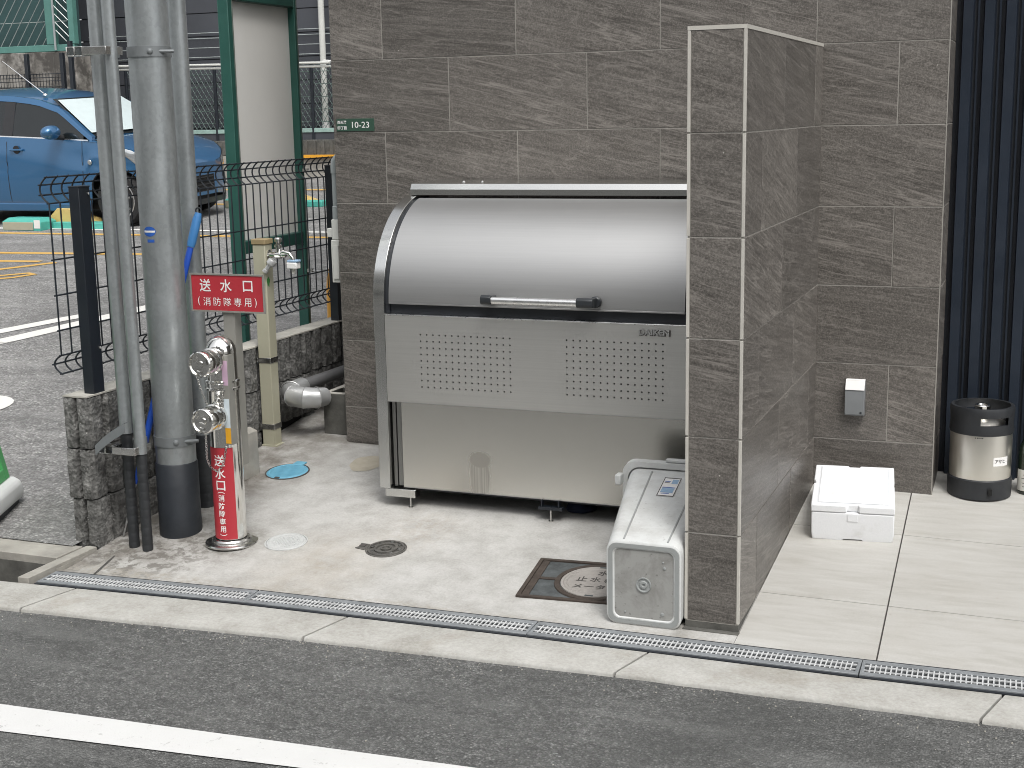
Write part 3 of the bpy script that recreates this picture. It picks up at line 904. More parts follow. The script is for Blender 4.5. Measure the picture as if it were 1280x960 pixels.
# ------------------------------------------------------------------ navy ribbed screen right of the building
scr = empty('ribbed_screen', (1.6, 1.66, .1), 'dark navy vertical ribbed metal screen behind the keg and bottle', 'screen')
put('back_panel', MB().box((XR_ - .2, 1.662, .05), (3.6, 1.70, 6)), MAT['navy_back'], scr, smooth=False)
rp = MB().prism([(0, 0), (.005, -.030), (.040, -.030), (.045, 0)], (0, 5.9), lambda u, v, w: (u, v, w)).mesh('rib', None, False)
rp.materials.append(MAT['navy'])
rs = MB().prism([(0, 0), (.0, -.010), (.007, -.010), (.007, 0)], (0, 5.9), lambda u, v, w: (u, v, w)).mesh('rib', None, False)
rs.materials.append(MAT['navy'])
x = .470
for k in range(40):
    inst('rib', rp, scr, (x, 1.661, .1)); inst('rib', rs, scr, (x + .056, 1.661, .1))
    x += .0765
put('upper_fascia', MB().box((XR_ + .01, 1.40, 6.05), (3.6, 1.70, 9.4)), MAT['plaster'], scr, smooth=False)

# ------------------------------------------------------------------ drain gratings
chan = MB()
chan.add([(x, y, z) for x in (-2.42, -1.607, -.61, .386, 1.38, 2.38) for y, z in ((dfront(x) - .013, -.006), (dfront(x) - .012, -.11), (dback(x) + .006, -.11), (dback(x) + .006, -.02))],
         [(4 * i + j, 4 * i + j + 1, 4 * i + j + 5, 4 * i + j + 4) for i in range(5) for j in range(3)])
put('drain_channel', chan, MAT['void'], kind='structure', smooth=False)
glabels = ['galvanised drain grate left of its row, ending at the open catch pit', 'galvanised drain grate in front of the standpipe side of the forecourt', 'galvanised drain grate running in front of the grey bin and wing wall corner',
           'galvanised drain grate in front of the beige tiled entrance floor', 'galvanised drain grate beyond the right of the photo']
def make_grate(a, b, label):
    A = Vector((a[0], a[1], 0)); B = Vector((b[0], b[1], 0)); L = (B - A).length - .003
    ang = math.atan2(B.y - A.y, B.x - A.x)
    t = empty('drain_grate', (a[0], a[1], -.006), label, 'drain grate', 'galvanised drain grates along the kerb', rot=(0, 0, ang))
    h = .112 / 2
    f = MB()
    f.box((0, -h, -.02), (L, -h + .023, .003)); f.box((0, h - .023, -.02), (L, h, .003))
    f.box((0, -h + .0235, -.02), (.010, h - .0235, .0025)); f.box((L - .010, -h + .0235, -.02), (L, h - .0235, .0025))
    put('frame', f, MAT['drain_galv'], t, bevel=.0012, local=True, at=(0, 0, 0))
    bm_ = MB(); n = int(L / .0146)
    for i in range(1, n):
        x = .010 + (L - .02) * i / n
        bm_.box((x - .0019, -h + .0225, -.0015), (x + .0019, h - .0225, .0012))
    for yy in (-.0165, .0165): bm_.box((.010, yy - .0022, -.0016), (L - .010, yy + .0022, .0022))
    put('bars', bm_, MAT['drain_bar'], t, local=True, at=(0, 0, 0), smooth=False, kind='stuff')
    rim = MB(); rim.box((-.0, -h - .013, -.02), (L, -h - .001, -.001)); rim.box((0, h + .0015, -.02), (L, h + .009, .0012))
    put('rubber_edge', rim, MAT['black_rubber'], t, local=True, at=(0, 0, 0), smooth=False)
    return t
for i in range(5): make_grate(DC[i], DC[i + 1], glabels[i])

# ------------------------------------------------------------------ split-face block wall
BX0, BX1, BY0 = -2.54, -2.42, .06
bw = empty('block_wall', (-2.48, BY0, 0), 'low dark split-face concrete block wall under the black mesh fence', 'wall')
put('core', MB().box((BX0 + .028, BY0 + .03, -.05), (BX1 - .028, 4.6, .560)), MAT['block_core'], bw, smooth=False)
def block_mesh(end, seed):
    """.388 long, .12 thick, .186 high; four split ribs on each long side, two on a free end"""
    L, T, H = .388, BX1 - BX0, .187
    pts = []
    def side(p, q, nrm, nr):
        p = Vector(p); q = Vector(q); nrm = Vector(nrm); d = q - p
        for k in range(nr):
            a = k / nr; w = 1 / nr
            for u, dep in ((.0, .026), (.09, .024), (.15, .004), (.20, 0), (.38, 0), (.6, 0), (.80, 0), (.85, .004), (.93, .024)):
                pts.append((p + d * (a + w * u) - nrm * dep, nrm if dep == 0 else Vector((0, 0))))
    side((T, 0), (T, L), (1, 0), 4)
    if True: side((T, L), (0, L), (0, 1), 2) if False else None
    pts.append((Vector((T - .01, L)), Vector((0, 0)))); pts.append((Vector((.01, L)), Vector((0, 0))))
    side((0, L), (0, 0), (-1, 0), 4)
    if end: side((0, 0), (T, 0), (0, -1), 2)
    else: pts.append((Vector((.01, 0)), Vector((0, 0)))); pts.append((Vector((T - .01, 0)), Vector((0, 0))))
    rings = []; nz = 9
    for j in range(nz + 1):
        z = H * j / nz; ring = []
        for i, (p, n_) in enumerate(pts):
            r = noise.noise(Vector((p.x * 38 + seed * 5, p.y * 38, z * 38))) * .0065 + noise.noise(Vector((p.x * 90, p.y * 90 + seed, z * 90))) * .003
            q = p + n_ * r
            if j in (0, nz): q = q - n_ * .003
            ring.append((q.x, q.y, z + (noise.noise(Vector((p.x * 30, p.y * 30, seed))) * .002 if j == nz else 0)))
        rings.append(ring)
    mb = MB().loft(rings)
    me = mb.mesh('block', None, True, 25); me.materials.append(MAT['block'])
    return me
bm_mid = [block_mesh(False, s) for s in (1, 2, 3)]; bm_end = [block_mesh(True, s) for s in (4, 5, 6)]
for c in range(3):
    z = -.002 + c * .1925
    for k in range(11):
        y = BY0 + k * .391 + (.006 if c == 0 else 0) * (k == 0)
        if c == 0 and k == 3: continue
        inst('block', (bm_end if k == 0 else bm_mid)[(c + k) % 3], bw, (BX0 + (.004, -.003, 0)[c], y, z))
cp = MB()
n = 90
left = []; right = []
for i in range(n + 1):
    y = BY0 + .004 + 4.29 * i / n
    left.append((BX0 + .003 + random.uniform(0, .006), y)); right.append((BX1 - .002 - random.uniform(0, .007), y))
poly = left + right[::-1]
cp.loft([[(x, y, .5735) for x, y in poly], [(x, y, .5795) for x, y in poly]])
put('mortar_cap', cp, MAT['coping'], bw, smooth=False)

# ------------------------------------------------------------------ black mesh fence on the block wall
fence = empty('mesh_fence', (-2.48, .1, .58), 'black welded wire mesh fence with two square posts on the block wall', 'fence')
FX = -2.48
for y in (.147, 2.035, 3.93):
    p = put('post', MB().box((FX + .004, y - .031, .57), (FX + .049, y + .031, 1.333)), MAT['black_metal'], fence, bevel=.002)
    put('post_cap', MB().box((FX + .003, y - .032, 1.3332), (FX + .050, y + .032, 1.339)), MAT['black_metal'], p, bevel=.001)
    put('bolt', MB().lathe([(.005, 0), (.005, .003), (.002, .006)], (FX + .0492, y + .02, 1.31), (1, 0, 0), 10), MAT['satin_steel'], p)
    put('bolt', MB().lathe([(.005, 0), (.005, .003), (.002, .006)], (FX + .0492, y + .02, .745), (1, 0, 0), 10), MAT['satin_steel'], p)
w = MB(); r = .0033
hz = [(1.375, -.002), (1.348, -.032), (1.312, -.032), (1.283, 0), (1.083, 0), (.955, 0), (.828, 0), (.737, 0), (.703, -.034), (.670, -.002)]
def bend(zt, zb, dep): return [(zt + (zb - zt) * k / 10, -dep * math.sin(PI * k / 10) ** .8 if 0 < k < 10 else 0) for k in range(11)]
prof = bend(1.378, 1.283, .036) + [(1.0, 0)] + bend(.738, .668, .034)
y = .018
while y < 4.1:
    w.tube([(FX - .004 + dx, y, z) for z, dx in prof], r, 6); y += .0585
for z, dx in hz: w.tube([(FX - .008 + dx, .012, z), (FX - .008 + dx, 4.1, z)], r, 6)
put('mesh_panel', w, MAT['black_metal'], fence)

# ------------------------------------------------------------------ green sign frame in the lot
GX = -2.70
gf = empty('blank_billboard', (GX, 1.8, lotz(1.8)), 'tall dark green steel sign frame with blank off white board behind the mesh fence', 'sign')
for y0, y1 in ((1.540, 1.582), (2.132, 2.158)):
    put('post', MB().box((GX - .030, y0, lotz(1.8) - .05), (GX + .025, y1 - .008, 2.19)), MAT['green_frame'], gf, bevel=.003)
    put('post_return', MB().box((GX - .029, y1 - .0078, lotz(1.8) - .05), (GX + .0245, y1, 2.185)), MAT['green_side'], gf, bevel=.001)
put('top_rail', MB().box((GX - .028, 1.5825, 2.095), (GX + .024, 2.1315, 2.16)), MAT['green_frame'], gf, bevel=.004)
put('top_cap', MB().box((GX - .037, 1.530, 2.1905), (GX + .032, 2.168, 2.20)), MAT['green_frame'], gf, bevel=.002)
put('bottom_rail', MB().box((GX - .028, 1.5825, .945), (GX + .022, 2.1315, 1.005)), MAT['green_frame'], gf, bevel=.004)
put('board', MB().box((GX - .027, 1.5825, 1.0055), (GX - .012, 2.1315, 2.0945)), MAT['board_back'], gf, smooth=False)
for z in (.80, 1.30):
    put('clamp', MB().box((GX + .0255, 2.136, z), (GX + .055, 2.152, z + .018)).tube([(GX + .055, 2.144, z + .009), (GX + .21, 2.144, z - .003)], .004, 8), MAT['satin_steel'], gf)

# ------------------------------------------------------------------ utility pole
PX, PY, PR = -2.212, .287, .0745
gz = g(PX, PY)
pole = empty('utility_pole', (PX, PY, gz), 'thick galvanised steel utility pole with a black sleeve round its foot', 'pole')
put('shaft', MB().lathe([(PR, 0), (PR, 3.2), (PR * .97, 6)], (PX, PY, gz + .1), n=48, cap=False), MAT['galv'], pole, at=(PX, PY, gz), ang=50)
put('sleeve', MB().lathe([(.0, 0), (PR + .004, 0), (PR + .005, .01), (PR + .0045, .285), (PR + .001, .289)], (PX, PY, gz - .012), n=48, cap=False), MAT['sleeve'], pole, at=(PX, PY, gz), ang=50)
def band(z, tilt=0, up=False):
    b = put('band', MB().lathe([(PR + .0005, -.018), (PR + .0035, -.018), (PR + .0035, .018), (PR + .0005, .018)], (PX, PY, z), n=48, cap=False), MAT['band_grey'], pole, at=(PX, PY, z), ang=30)
    # bolt ear on the right, conduit bracket on the left
    d = Vector((.82, -.57, 0))
    p = Vector((PX, PY, z)) + d * (PR + .004)
    put('bolt', MB().lathe([(.0, 0), (.0105, 0), (.012, .004), (.009, .010), (.003, .013)], tuple(p + Vector((-.02, -.012, 0))), (.35, -.94, 0), 14), MAT['band_grey'], b)
    put('bolt_shank', MB().tube([p + Vector((.0, .012, 0)), p + Vector((.045, .038, 0))], .0065, 10), MAT['band_grey'], b)
    return b
z_up, z_lo = 1.805, .388
b1 = band(z_up); b2 = band(z_lo)
def bracket(z, parent, side):
    # two little boxes of a channel holding the thin conduits
    m = MB()
    m.box((-2.315, .150, z - .020), (-2.283, .215, z + .020))
    put('bracket', m, MAT['galv'], parent, bevel=.002)
    c = MB()
    for x0 in (-2.392, -2.358):
        c.box((x0, .058, z - .016), (x0 + .003, .098, z + .016)); c.box((x0 + .031, .058, z - .016), (x0 + .034, .098, z + .016))
        c.box((x0 + .0032, .058, z + .013), (x0 + .0308, .098, z + .016)); c.box((x0 + .0032, .058, z - .016), (x0 + .0308, .098, z - .013))
    c.box((-2.322, .052, z - .014), (-2.222, .0555, z + .014)); c.box((-2.322, .0558, z - .014), (-2.318, .13, z + .014)); c.box((-2.226, .0558, z - .014), (-2.222, .15, z + .014))
    put('channel', c, MAT['satin_steel'], parent, bevel=.0015)
bracket(z_up, b1, 0); bracket(z_lo, b2, 0)
# printed blue maker's oval and small number tag on the pole
def on_pole(cx_ang, z, R_=PR + .0007):
    def f(u, v):
        a = cx_ang + u / R_
        return (PX + R_ * math.cos(a), PY + R_ * math.sin(a), z + v)
    return f
SA = R(-88)
f = on_pole(SA, 1.172)
def patch(f, w, h, oval=False, nu=14):
    mb = MB(); vs = []; fs = []
    for i in range(nu + 1):
        u = -w / 2 + w * i / nu
        hh = h / 2 * (math.sqrt(max(0.02, 1 - (2 * u / w) ** 2)) if oval else 1)
        vs += [f(u, -hh), f(u, hh)]
    fs = [(2 * i, 2 * i + 2, 2 * i + 3, 2 * i + 1) for i in range(nu)]
    return mb.add(vs, fs)
st = put('sticker', patch(f, .050, .036, True), MAT['sticker_blue'], pole, smooth=False)
put('white_band', patch(on_pole(SA, 1.172, PR + .0011), .044, .007), MAT['sign_white'], st, smooth=False)
put('sticker', patch(on_pole(SA + .05, 1.138), .028, .011), MAT['sticker_blue'], pole, smooth=False)

# ------------------------------------------------------------------ conduits
def conduit(name, x, y, r, ztop, wrap_top, rw, label, joint=None, cat='conduit', group=None, mat='galv_light', lean=(0, 0)):
    z0 = g(x, y)
    t = empty(name, (x, y, z0), label, cat, group)
    put('tube', MB().tube([(x, y, wrap_top - .02), (x + lean[0], y + lean[1], ztop)], r, 28, False), MAT[mat], t, ang=50)
    wr = MB(); pr = []; zz = z0 - .01
    while zz < wrap_top:
        pr += [(rw, zz - z0), (rw + .0008, zz - z0 + .028), (rw, zz - z0 + .030)]; zz += .034
    pr += [(rw, wrap_top - z0), (r, wrap_top - z0 + .001)]
    wp = put('tape_wrap', MB().lathe([(0.001, -.01)] + pr, (x, y, z0), n=24, cap=False), MAT['tape'], t, at=(x, y, z0), ang=25)
    return t
G2 = 'thin conduits strapped beside the pole'
conduit('conduit', -2.300, .115, .0235, 4.6, .462, .0195, 'left one of the two thin galvanised conduits beside the pole', group=G2, lean=(-.01, 0))
conduit('conduit', -2.230, .100, .0220, 4.6, .392, .0190, 'right one of the two thin galvanised conduits beside the pole', group=G2, lean=(-.015, 0))
conduit('pipe_riser', -2.264, .546, .0355, 4.6, .345, .038, 'galvanised riser pipe with black wrapped foot standing right behind the pole')
conduit('pipe_riser', -2.335, .545, .021, 4.6, .30, .023, 'narrow galvanised riser half hidden between pole and larger riser')
put('coupling', MB().lathe([(.037, 0), (.037, .05), (.035, .052)], (-2.264, .546, 2.6), n=24), MAT['galv_light'], bpy.data.objects['pipe_riser'])
# angled channel arm lying behind the lower clamp, towards the block wall
arm = MB()
def armpt(t, w, h): return Vector((-2.378 + .135 * t, .030 + w, .408 + .075 * t - .018 * (1 - t) ** 3 + h))
arm.loft([[armpt(t, 0, -.019), armpt(t, .003, -.019), armpt(t, .003, .014), armpt(t, .03, .017), armpt(t, .03, .020), armpt(t, 0, .017)] for t in (0, .12, .3, .6, 1)])
put('arm_plate', arm, MAT['band_grey'], pole)

# ------------------------------------------------------------------ blue pole leaning behind the utility pole
q0 = Vector((-2.165, .505, 1.232)); q1 = Vector((-2.393, .155, .022))
# keep clear of the pole: passes behind it
q0 = Vector((-2.186, .50, 1.231)); q1 = Vector((-2.399, .180, .018))
bp = empty('blue_stick', (q1.x, q1.y, q1.z), 'long slim blue plastic stick with light blue grip leaning behind the pole', 'stick')
d = q0 - q1
put('shaft', MB().tube([q1 + d * .16, q1 + d * .20, q1 + d * .42, q1 + d * .885], [.005, .011, .0145, .012], 14), MAT['blue_handle'], bp)
put('grip', MB().tube([q1 + d * .886, q1 + d * .90, q1 + d * .97, q1 + d * .99], [.0145, .017, .017, .012], 14), MAT['blue_grip'], bp)
put('hook', MB().tube([q1 + d * .99 + Vector((.012 * math.cos(a), 0, .012 * math.sin(a) + .008)) for a in [PI * 2 * k / 10 for k in range(11)]], .003, 8), MAT['black_plastic'], bp)
put('tip', MB().tube([q1, q1 + d * .159], [.0035, .005], 10), MAT['alu'], bp)

# ------------------------------------------------------------------ fire department standpipe inlet
HX, HY, HR = -1.958, .243, .0575
hz0 = g(HX, HY) + .004
hyd = empty('standpipe_inlet', (HX, HY, hz0), 'polished steel twin fire brigade inlet standing pipe with red vertical label', 'standpipe')
put('base_flange', MB().lathe([(0, 0), (.098, 0), (.0985, .004), (.0965, .0085), (.074, .0105), (.0725, .011), (.072, .017), (.068, .0225), (.062, .023), (.0578, .0235)], (HX, HY, hz0 - .006), n=64, cap=False), MAT['satin_steel'], hyd, ang=14)
col_prof = [(HR, .02), (HR, .30), (HR, .575), (HR + .002, .579), (HR + .006, .581), (HR + .006, .587), (HR + .0025, .590), (HR + .0025, .604), (HR + .006, .607), (HR + .006, .613), (HR - .001, .616), (HR - .002, .712)]
put('column', MB().lathe(col_prof, (HX, HY, hz0), n=64, cap=False), MAT['chrome'], hyd, ang=30)
# dome that turns the top of the column towards the street
dome = []
for k in range(17):
    a = PI / 2 * k / 16
    dome.append(((HR - .002) * math.cos(a) + .0005, .7125 + .064 * math.sin(a)))
put('dome', MB().lathe(dome, (HX, HY, hz0), n=64, cap=True), MAT['chrome'], hyd, ang=60)
def inlet(z, L, r, tiltz):
    ax = Vector((.02, -1, tiltz)).normalized(); c = Vector((HX, HY, z))
    b = put('inlet', MB().lathe([(r * 1.02, .01), (r * 1.02, .062), (r * 1.08, .066), (r * 1.08, .072), (r * .98, .075), (r * .98, .094), (r * 1.05, .097), (r * 1.05, .104), (r * .95, .106)], tuple(c), ax, 40), MAT['chrome'], hyd, ang=30)
    cp_ = put('cap', MB().lathe([(r * .95, .1065), (r * 1.04, .109), (r * 1.06, .113), (r * 1.06, L - .012), (r * 1.04, L - .004), (r * .96, L), (r * .88, L), (r * .84, L - .009), (r * .3, L - .010), (r * .27, L - .003), (0.002, L - .002)], tuple(c), ax, 40), MAT['chrome'], b, ang=30)
    # three raised lugs in the dished face
    m = MB()
    side = ax.cross(Vector((0, 0, 1))).normalized(); up = side.cross(ax)
    for k in range(3):
        a0_ = 2 * PI * k / 3 + .4
        for s_ in range(4):
            a = a0_ + s_ * .16; a_ = a + .16
            pts = [c + ax * h + (side * math.cos(t) + up * math.sin(t)) * rr for h, rr, t in ((L - .0095, r * .55, a), (L - .0095, r * .72, a), (L - .0095, r * .72, a_), (L - .0095, r * .55, a_), (L - .003, r * .57, a), (L - .003, r * .70, a), (L - .003, r * .70, a_), (L - .003, r * .57, a_))]
            m.add(pts, [(0, 3, 2, 1), (4, 5, 6, 7), (0, 1, 5, 4), (1, 2, 6, 5), (2, 3, 7, 6), (3, 0, 4, 7)])
    put('lugs', m, MAT['black_plastic'] if False else MAT['satin_steel'], b)
    return b, c + ax * L
in1, e1 = inlet(.715, .146, .0445, 0.0)
in2, e2 = inlet(.510, .150, .0445, 0.0)
def chain(name, pts, parent, lw=.0042, r=.0011):
    # links strung along the curve through pts
    P = [Vector(p) for p in pts]; L = sum((P[i + 1] - P[i]).length for i in range(len(P) - 1)); step = .0105
    m = MB(); k = 0; s = 0
    while s < L:
        t = s; i = 0
        while i < len(P) - 2 and t > (P[i + 1] - P[i]).length: t -= (P[i + 1] - P[i]).length; i += 1
        dr = (P[i + 1] - P[i]).normalized(); p = P[i] + dr * t
        n1 = dr.cross(Vector((.3, 1, .1))).normalized(); n2 = dr.cross(n1)
        nn = n1 if k % 2 else n2
        m.tube([p + dr * (.0068 * math.cos(a)) + nn * (lw * math.sin(a)) for a in [2 * PI * q / 8 for q in range(9)]], r, 5, False)
        s += step; k += 1
    return put(name, m, MAT['satin_steel'], parent)
def hang(a, b, sag, n=10):
    a = Vector(a); b = Vector(b)
    return [a.lerp(b, i / n) - Vector((0, 0, sag * 4 * (i / n) * (1 - i / n))) for i in range(n + 1)]
chain('chain', hang((HX - .055, HY - .075, .640), (HX + .018, HY - HR - .004, .575), .0) [:0] or hang((HX - .010, HY - .140, .666), (HX - .015, HY - .085, .562), .008), hyd)
chain('chain', hang((HX + .034, HY - .054, .61), (HX + .034, HY - .060, .525), .0), hyd)
chain('chain', hang((e2.x - .0, e2.y + .02, .462), (HX - .045, HY - .062, .345), .008)[:10] + hang((HX - .044, HY - .060, .335), (HX + .026, HY - HR - .004, .340), .028)[1:10] + hang((HX + .026, HY - HR - .004, .342), (HX + .034, HY - .050, .40), .0), hyd)
put('rivet', MB().lathe([(.0, 0), (.006, 0), (.005, .005), (.001, .007)], (HX + .031, HY - .049, .395), (.5, -.86, 0), 12), MAT['satin_steel'], hyd)
# red wrap label with white characters
def on_col(ang, z, Rr=HR + .0008):
    def f(u, v):
        a = ang + u / Rr
        return (HX + Rr * math.cos(a), HY + Rr * math.sin(a), z + v)
    return f
A0, A1 = R(-150), R(-34)
Lz0, Lz1 = hz0 + .022, .392
mid = (A0 + A1) / 2
put('label', patch(on_col(mid, (Lz0 + Lz1) / 2), (A1 - A0) * (HR + .0008), Lz1 - Lz0, nu=28), MAT['sign_red'], hyd, smooth=True)
TA = R(-86)
for ch, hgt, wd, zc in (('送', .043, .044, .345), ('水', .041, .043, .297), ('口', .036, .036, .251), ('︵', .007, .030, .224), ('消', .025, .025, .204), ('防', .025, .025, .174), ('隊', .025, .025, .1445), ('専', .025, .025, .1145), ('用', .023, .023, .085), ('︶', .007, .030, .064)):
    lettering('lettering', ch, hgt, on_col(TA, zc, HR + .0014), MAT['sign_white'], hyd, width=wd, bold=.012, slices=10)
# flat strap behind the column carrying the red sign
put('strap', MB().box((HX - .018, .300, .30), (HX + .026, .306, .93)), MAT['sign_frame'], hyd, bevel=.001)
put('strap_side', MB().box((HX + .0265, .300, .30), (HX + .0295, .345, .93)), MAT['sign_frame'], hyd, bevel=.0008)
ss_ = put('side_strip', MB().box((HX + .030, HY - .048, .405), (HX + .058, HY - .045, .735)), MAT['sign_frame'], hyd, bevel=.0008)
put('strip_return', MB().box((HX + .0555, HY - .0447, .405), (HX + .058, HY - .010, .735)), MAT['sign_frame'], hyd, smooth=False)
for z0_, z1_, mt in ((.625, .715, 'sticker_pink'), (.468, .575, 'sticker_pale'), (.410, .4675, 'sticker_orange')):
    put('sticker', MB().box((HX + .033, HY - .0492, z0_), (HX + .055, HY - .0482, z1_)), MAT[mt], ss_, smooth=False)
SX0, SX1, SZ0, SZ1, SY = -2.105, -1.793, .875, 1.016, .295
sg = put('sign_plate', MB().box((SX0, SY, SZ0), (SX1, SY + .004, SZ1)), MAT['sign_frame'], hyd, bevel=.001)
put('sign_face', MB().box((SX0 + .006, SY - .001, SZ0 + .006), (SX1 - .006, SY - .0002, SZ1 - .006)), MAT['sign_red'], sg, smooth=False)
fr = MB(); t_ = .006
fr.box((SX0, SY - .0035, SZ0), (SX1, SY - .0012, SZ0 + t_)); fr.box((SX0, SY - .0035, SZ1 - t_), (SX1, SY - .0012, SZ1))
fr.box((SX0, SY - .0035, SZ0 + t_ + .0002), (SX0 + t_, SY - .0012, SZ1 - t_ - .0002)); fr.box((SX1 - t_, SY - .0035, SZ0 + t_ + .0002), (SX1, SY - .0012, SZ1 - t_ - .0002))
put('sign_border', fr, MAT['sign_frame'], sg, smooth=False)
cx0 = (SX0 + SX1) / 2; czz = (SZ0 + SZ1) / 2
for ch, dx, w_ in (('送', -.092, .048), ('水', -.004, .048), ('口', .088, .040)):
    lettering('lettering', ch, .047 if ch != '口' else .040, (lambda dx: (lambda u, v: (cx0 + dx + u, SY - .0016, czz + .027 + v)))(dx), MAT['sign_white'], sg, width=w_, bold=.012)
for ch, dx, w_, h_ in (('(', -.122, .008, .034), ('消', -.088, .031, .031), ('防', -.0445, .031, .031), ('隊', -.001, .031, .031), ('専', .0425, .031, .031), ('用', .085, .029, .030), (')', .118, .008, .034)):
    lettering('lettering', ch, h_, (lambda dx: (lambda u, v: (cx0 + dx + u, SY - .0016, czz - .032 + v)))(dx), MAT['sign_white'], sg, width=w_, bold=.0)

# ------------------------------------------------------------------ tap post
TX, TY, TWd = -2.384, 1.253, .031
tz = g(TX, TY)
tp = empty('tap_post', (TX, TY, tz), 'square beige tap post strapped to the block wall with chrome tap near its top', 'tap post')
put('post', MB().box((TX - TWd, TY - TWd, tz - .02), (TX + TWd, TY + TWd, 1.028)), MAT['cream'], tp, bevel=.004)
put('post_cap', MB().box((TX - TWd - .004, TY - TWd - .004, 1.0285), (TX + TWd + .004, TY + TWd + .004, 1.052)), MAT['tan_cap'], tp, bevel=.003)
for z in (.505, .205):
    b = put('clamp_band', MB().box((TX - TWd - .0025, TY - TWd - .0025, z), (TX + TWd + .0025, TY + TWd + .0025, z + .024)), MAT['satin_steel'], tp, bevel=.0015)
    put('clamp_ear', MB().box((TX - TWd - .022, TY - TWd - .002, z + .002), (TX - TWd - .0027, TY - TWd + .003, z + .022)), MAT['satin_steel'], b, bevel=.001)
put('foot_box', MB().box((TX - TWd - .004, TY - TWd - .004, tz - .01), (TX + TWd + .012, TY + TWd + .004, tz + .004)), MAT['cream'], tp, bevel=.001)
tc = Vector((TX + TWd, TY, .982))
tapo = put('tap', MB().lathe([(.021, 0), (.022, .004), (.012, .008), (.011, .035), (.016, .038), (.016, .062), (.011, .066), (.010, .085)], tuple(tc), (1, 0, 0), 24, cap=True), MAT['chrome'], tp)
put('spout', MB().tube([tc + Vector((.055, 0, .0)), tc + Vector((.075, -.002, .014)), tc + Vector((.105, -.004, .008)), tc + Vector((.120, -.004, -.012)), tc + Vector((.122, -.004, -.03))], [.010, .010, .009, .009, .0095], 14), MAT['chrome'], tapo)
put('spindle', MB().lathe([(.010, 0), (.010, .018), (.017, .020), (.017, .030), (.010, .034), (.010, .040), (.016, .044), (.017, .056), (.011, .062), (.001, .063)], tuple(tc + Vector((.048, 0, .014))), (.05, 0, 1), 20), MAT['chrome'], tapo)
put('hose_connector', MB().lathe([(.019, 0), (.021, .004), (.021, .022), (.016, .026), (.011, .030), (.009, .052), (.012, .054), (.012, .066), (.006, .068)], tuple(tc + Vector((.040, -.030, -.020))), (-.55, -.2, -.72), 20), MAT['lead_wrap'], tapo)
nz_ = put('nozzle_adapter', MB().box((tc.x + .098, tc.y - .022, tc.z - .058), (tc.x + .148, tc.y + .016, tc.z - .030)), MAT['sign_white'], tapo, bevel=.004)
put('nozzle_switch', MB().box((tc.x + .100, tc.y - .020, tc.z - .0295), (tc.x + .152, tc.y + .014, tc.z - .019)), MAT['light_blue'], nz_, bevel=.003)
put('nozzle_tail', MB().lathe([(.008, 0), (.008, .02)], (tc.x + .12, tc.y, tc.z - .079), n=14), MAT['paper'], nz_)
put('green_mark', MB().add([(TX + TWd + .0008, TY - .015 + .012 * math.cos(a) * (1 + .3 * math.sin(3 * a)), .865 + .020 * math.sin(a) * (1 + .25 * math.cos(5 * a))) for a in [2 * PI * k / 22 for k in range(22)]], [list(range(22))]), MAT['leaf'], tp, smooth=False)

# ------------------------------------------------------------------ lagged pipe with elbow, hollow block, slab
lp = empty('lagged_pipe', (-2.25, 1.45, .373), 'silver lagged pipe elbow with grey pipe running back along the block wall', 'pipe')
put('pipe', MB().tube([(-2.362, 1.52, .352), (-2.362, 3.2, .335)], .0285, 24), MAT['grey_pipe'], lp)
el = []
pts = [(-2.205, 1.425, .325), (-2.218, 1.375, .328), (-2.262, 1.342, .332), (-2.318, 1.345, .338), (-2.355, 1.385, .345), (-2.362, 1.50, .351)]
put('elbow', MB().tube(pts, [.042, .046, .049, .049, .046, .040], 20), MAT['lead_wrap'], lp, ang=20)
for i in (1, 2, 3, 4):
    p = Vector(pts[i]); t = (Vector(pts[i + 1]) - Vector(pts[i - 1])).normalized()
    put('lagging_seam', MB().lathe([(.0495, -.0015), (.0515, 0), (.0495, .0015)], tuple(p), tuple(t), 24, cap=False), MAT['lead_wrap'], lp)
hb = MB(); hx0, hx1, hy0, hy1 = -2.222, -2.078, 1.44, 1.83
zb = g(-2.15, 1.44) ; zt = zb + .188
for a, b in (((hx0, hy0), (hx1, hy0 + .028)), ((hx0, hy1 - .028), (hx1, hy1)), ((hx0, hy0 + .0281), (hx0 + .026, hy1 - .0281)), ((hx1 - .026, hy0 + .0281), (hx1, hy1 - .0281)),
             ((hx0 + .0261, hy0 + .14), (hx1 - .0261, hy0 + .162)), ((hx0 + .0261, hy0 + .255), (hx1 - .0261, hy0 + .277))):
    hb.box((*a, zb), (*b, zt))
hbo = put('hollow_block', hb, MAT['dark_conc'], None, bevel=.003, at=(-2.15, 1.6, zb), label='dark hollow concrete block standing in the gap beside the tiled building corner', cat='block')
tt = MB()
for a, b in (((hx0, hy0), (hx1, hy0 + .028)), ((hx0, hy1 - .028), (hx1, hy1)), ((hx0, hy0 + .0281), (hx0 + .026, hy1 - .0281)), ((hx1 - .026, hy0 + .0281), (hx1, hy1 - .0281)), ((hx0 + .0261, hy0 + .14), (hx1 - .0261, hy0 + .162))):
    tt.box((*a, zt + .0003), (*b, zt + .003))
put('mortar_top', tt, MAT['coping'], hbo, smooth=False)
sl = MB(); sl.prism([(0, 0), (.05, 0), (.05, .195), (.012, .21), (0, .18)], (-.055, .055), lambda u, v, w: (-2.30 + u + w * .1, .86 + w, g(-2.28, .86) - .004 + v))
put('concrete_slab', sl, MAT['plain_conc'], None, bevel=.004, label='small pale concrete slab propped behind the standpipe against the block wall', cat='slab')

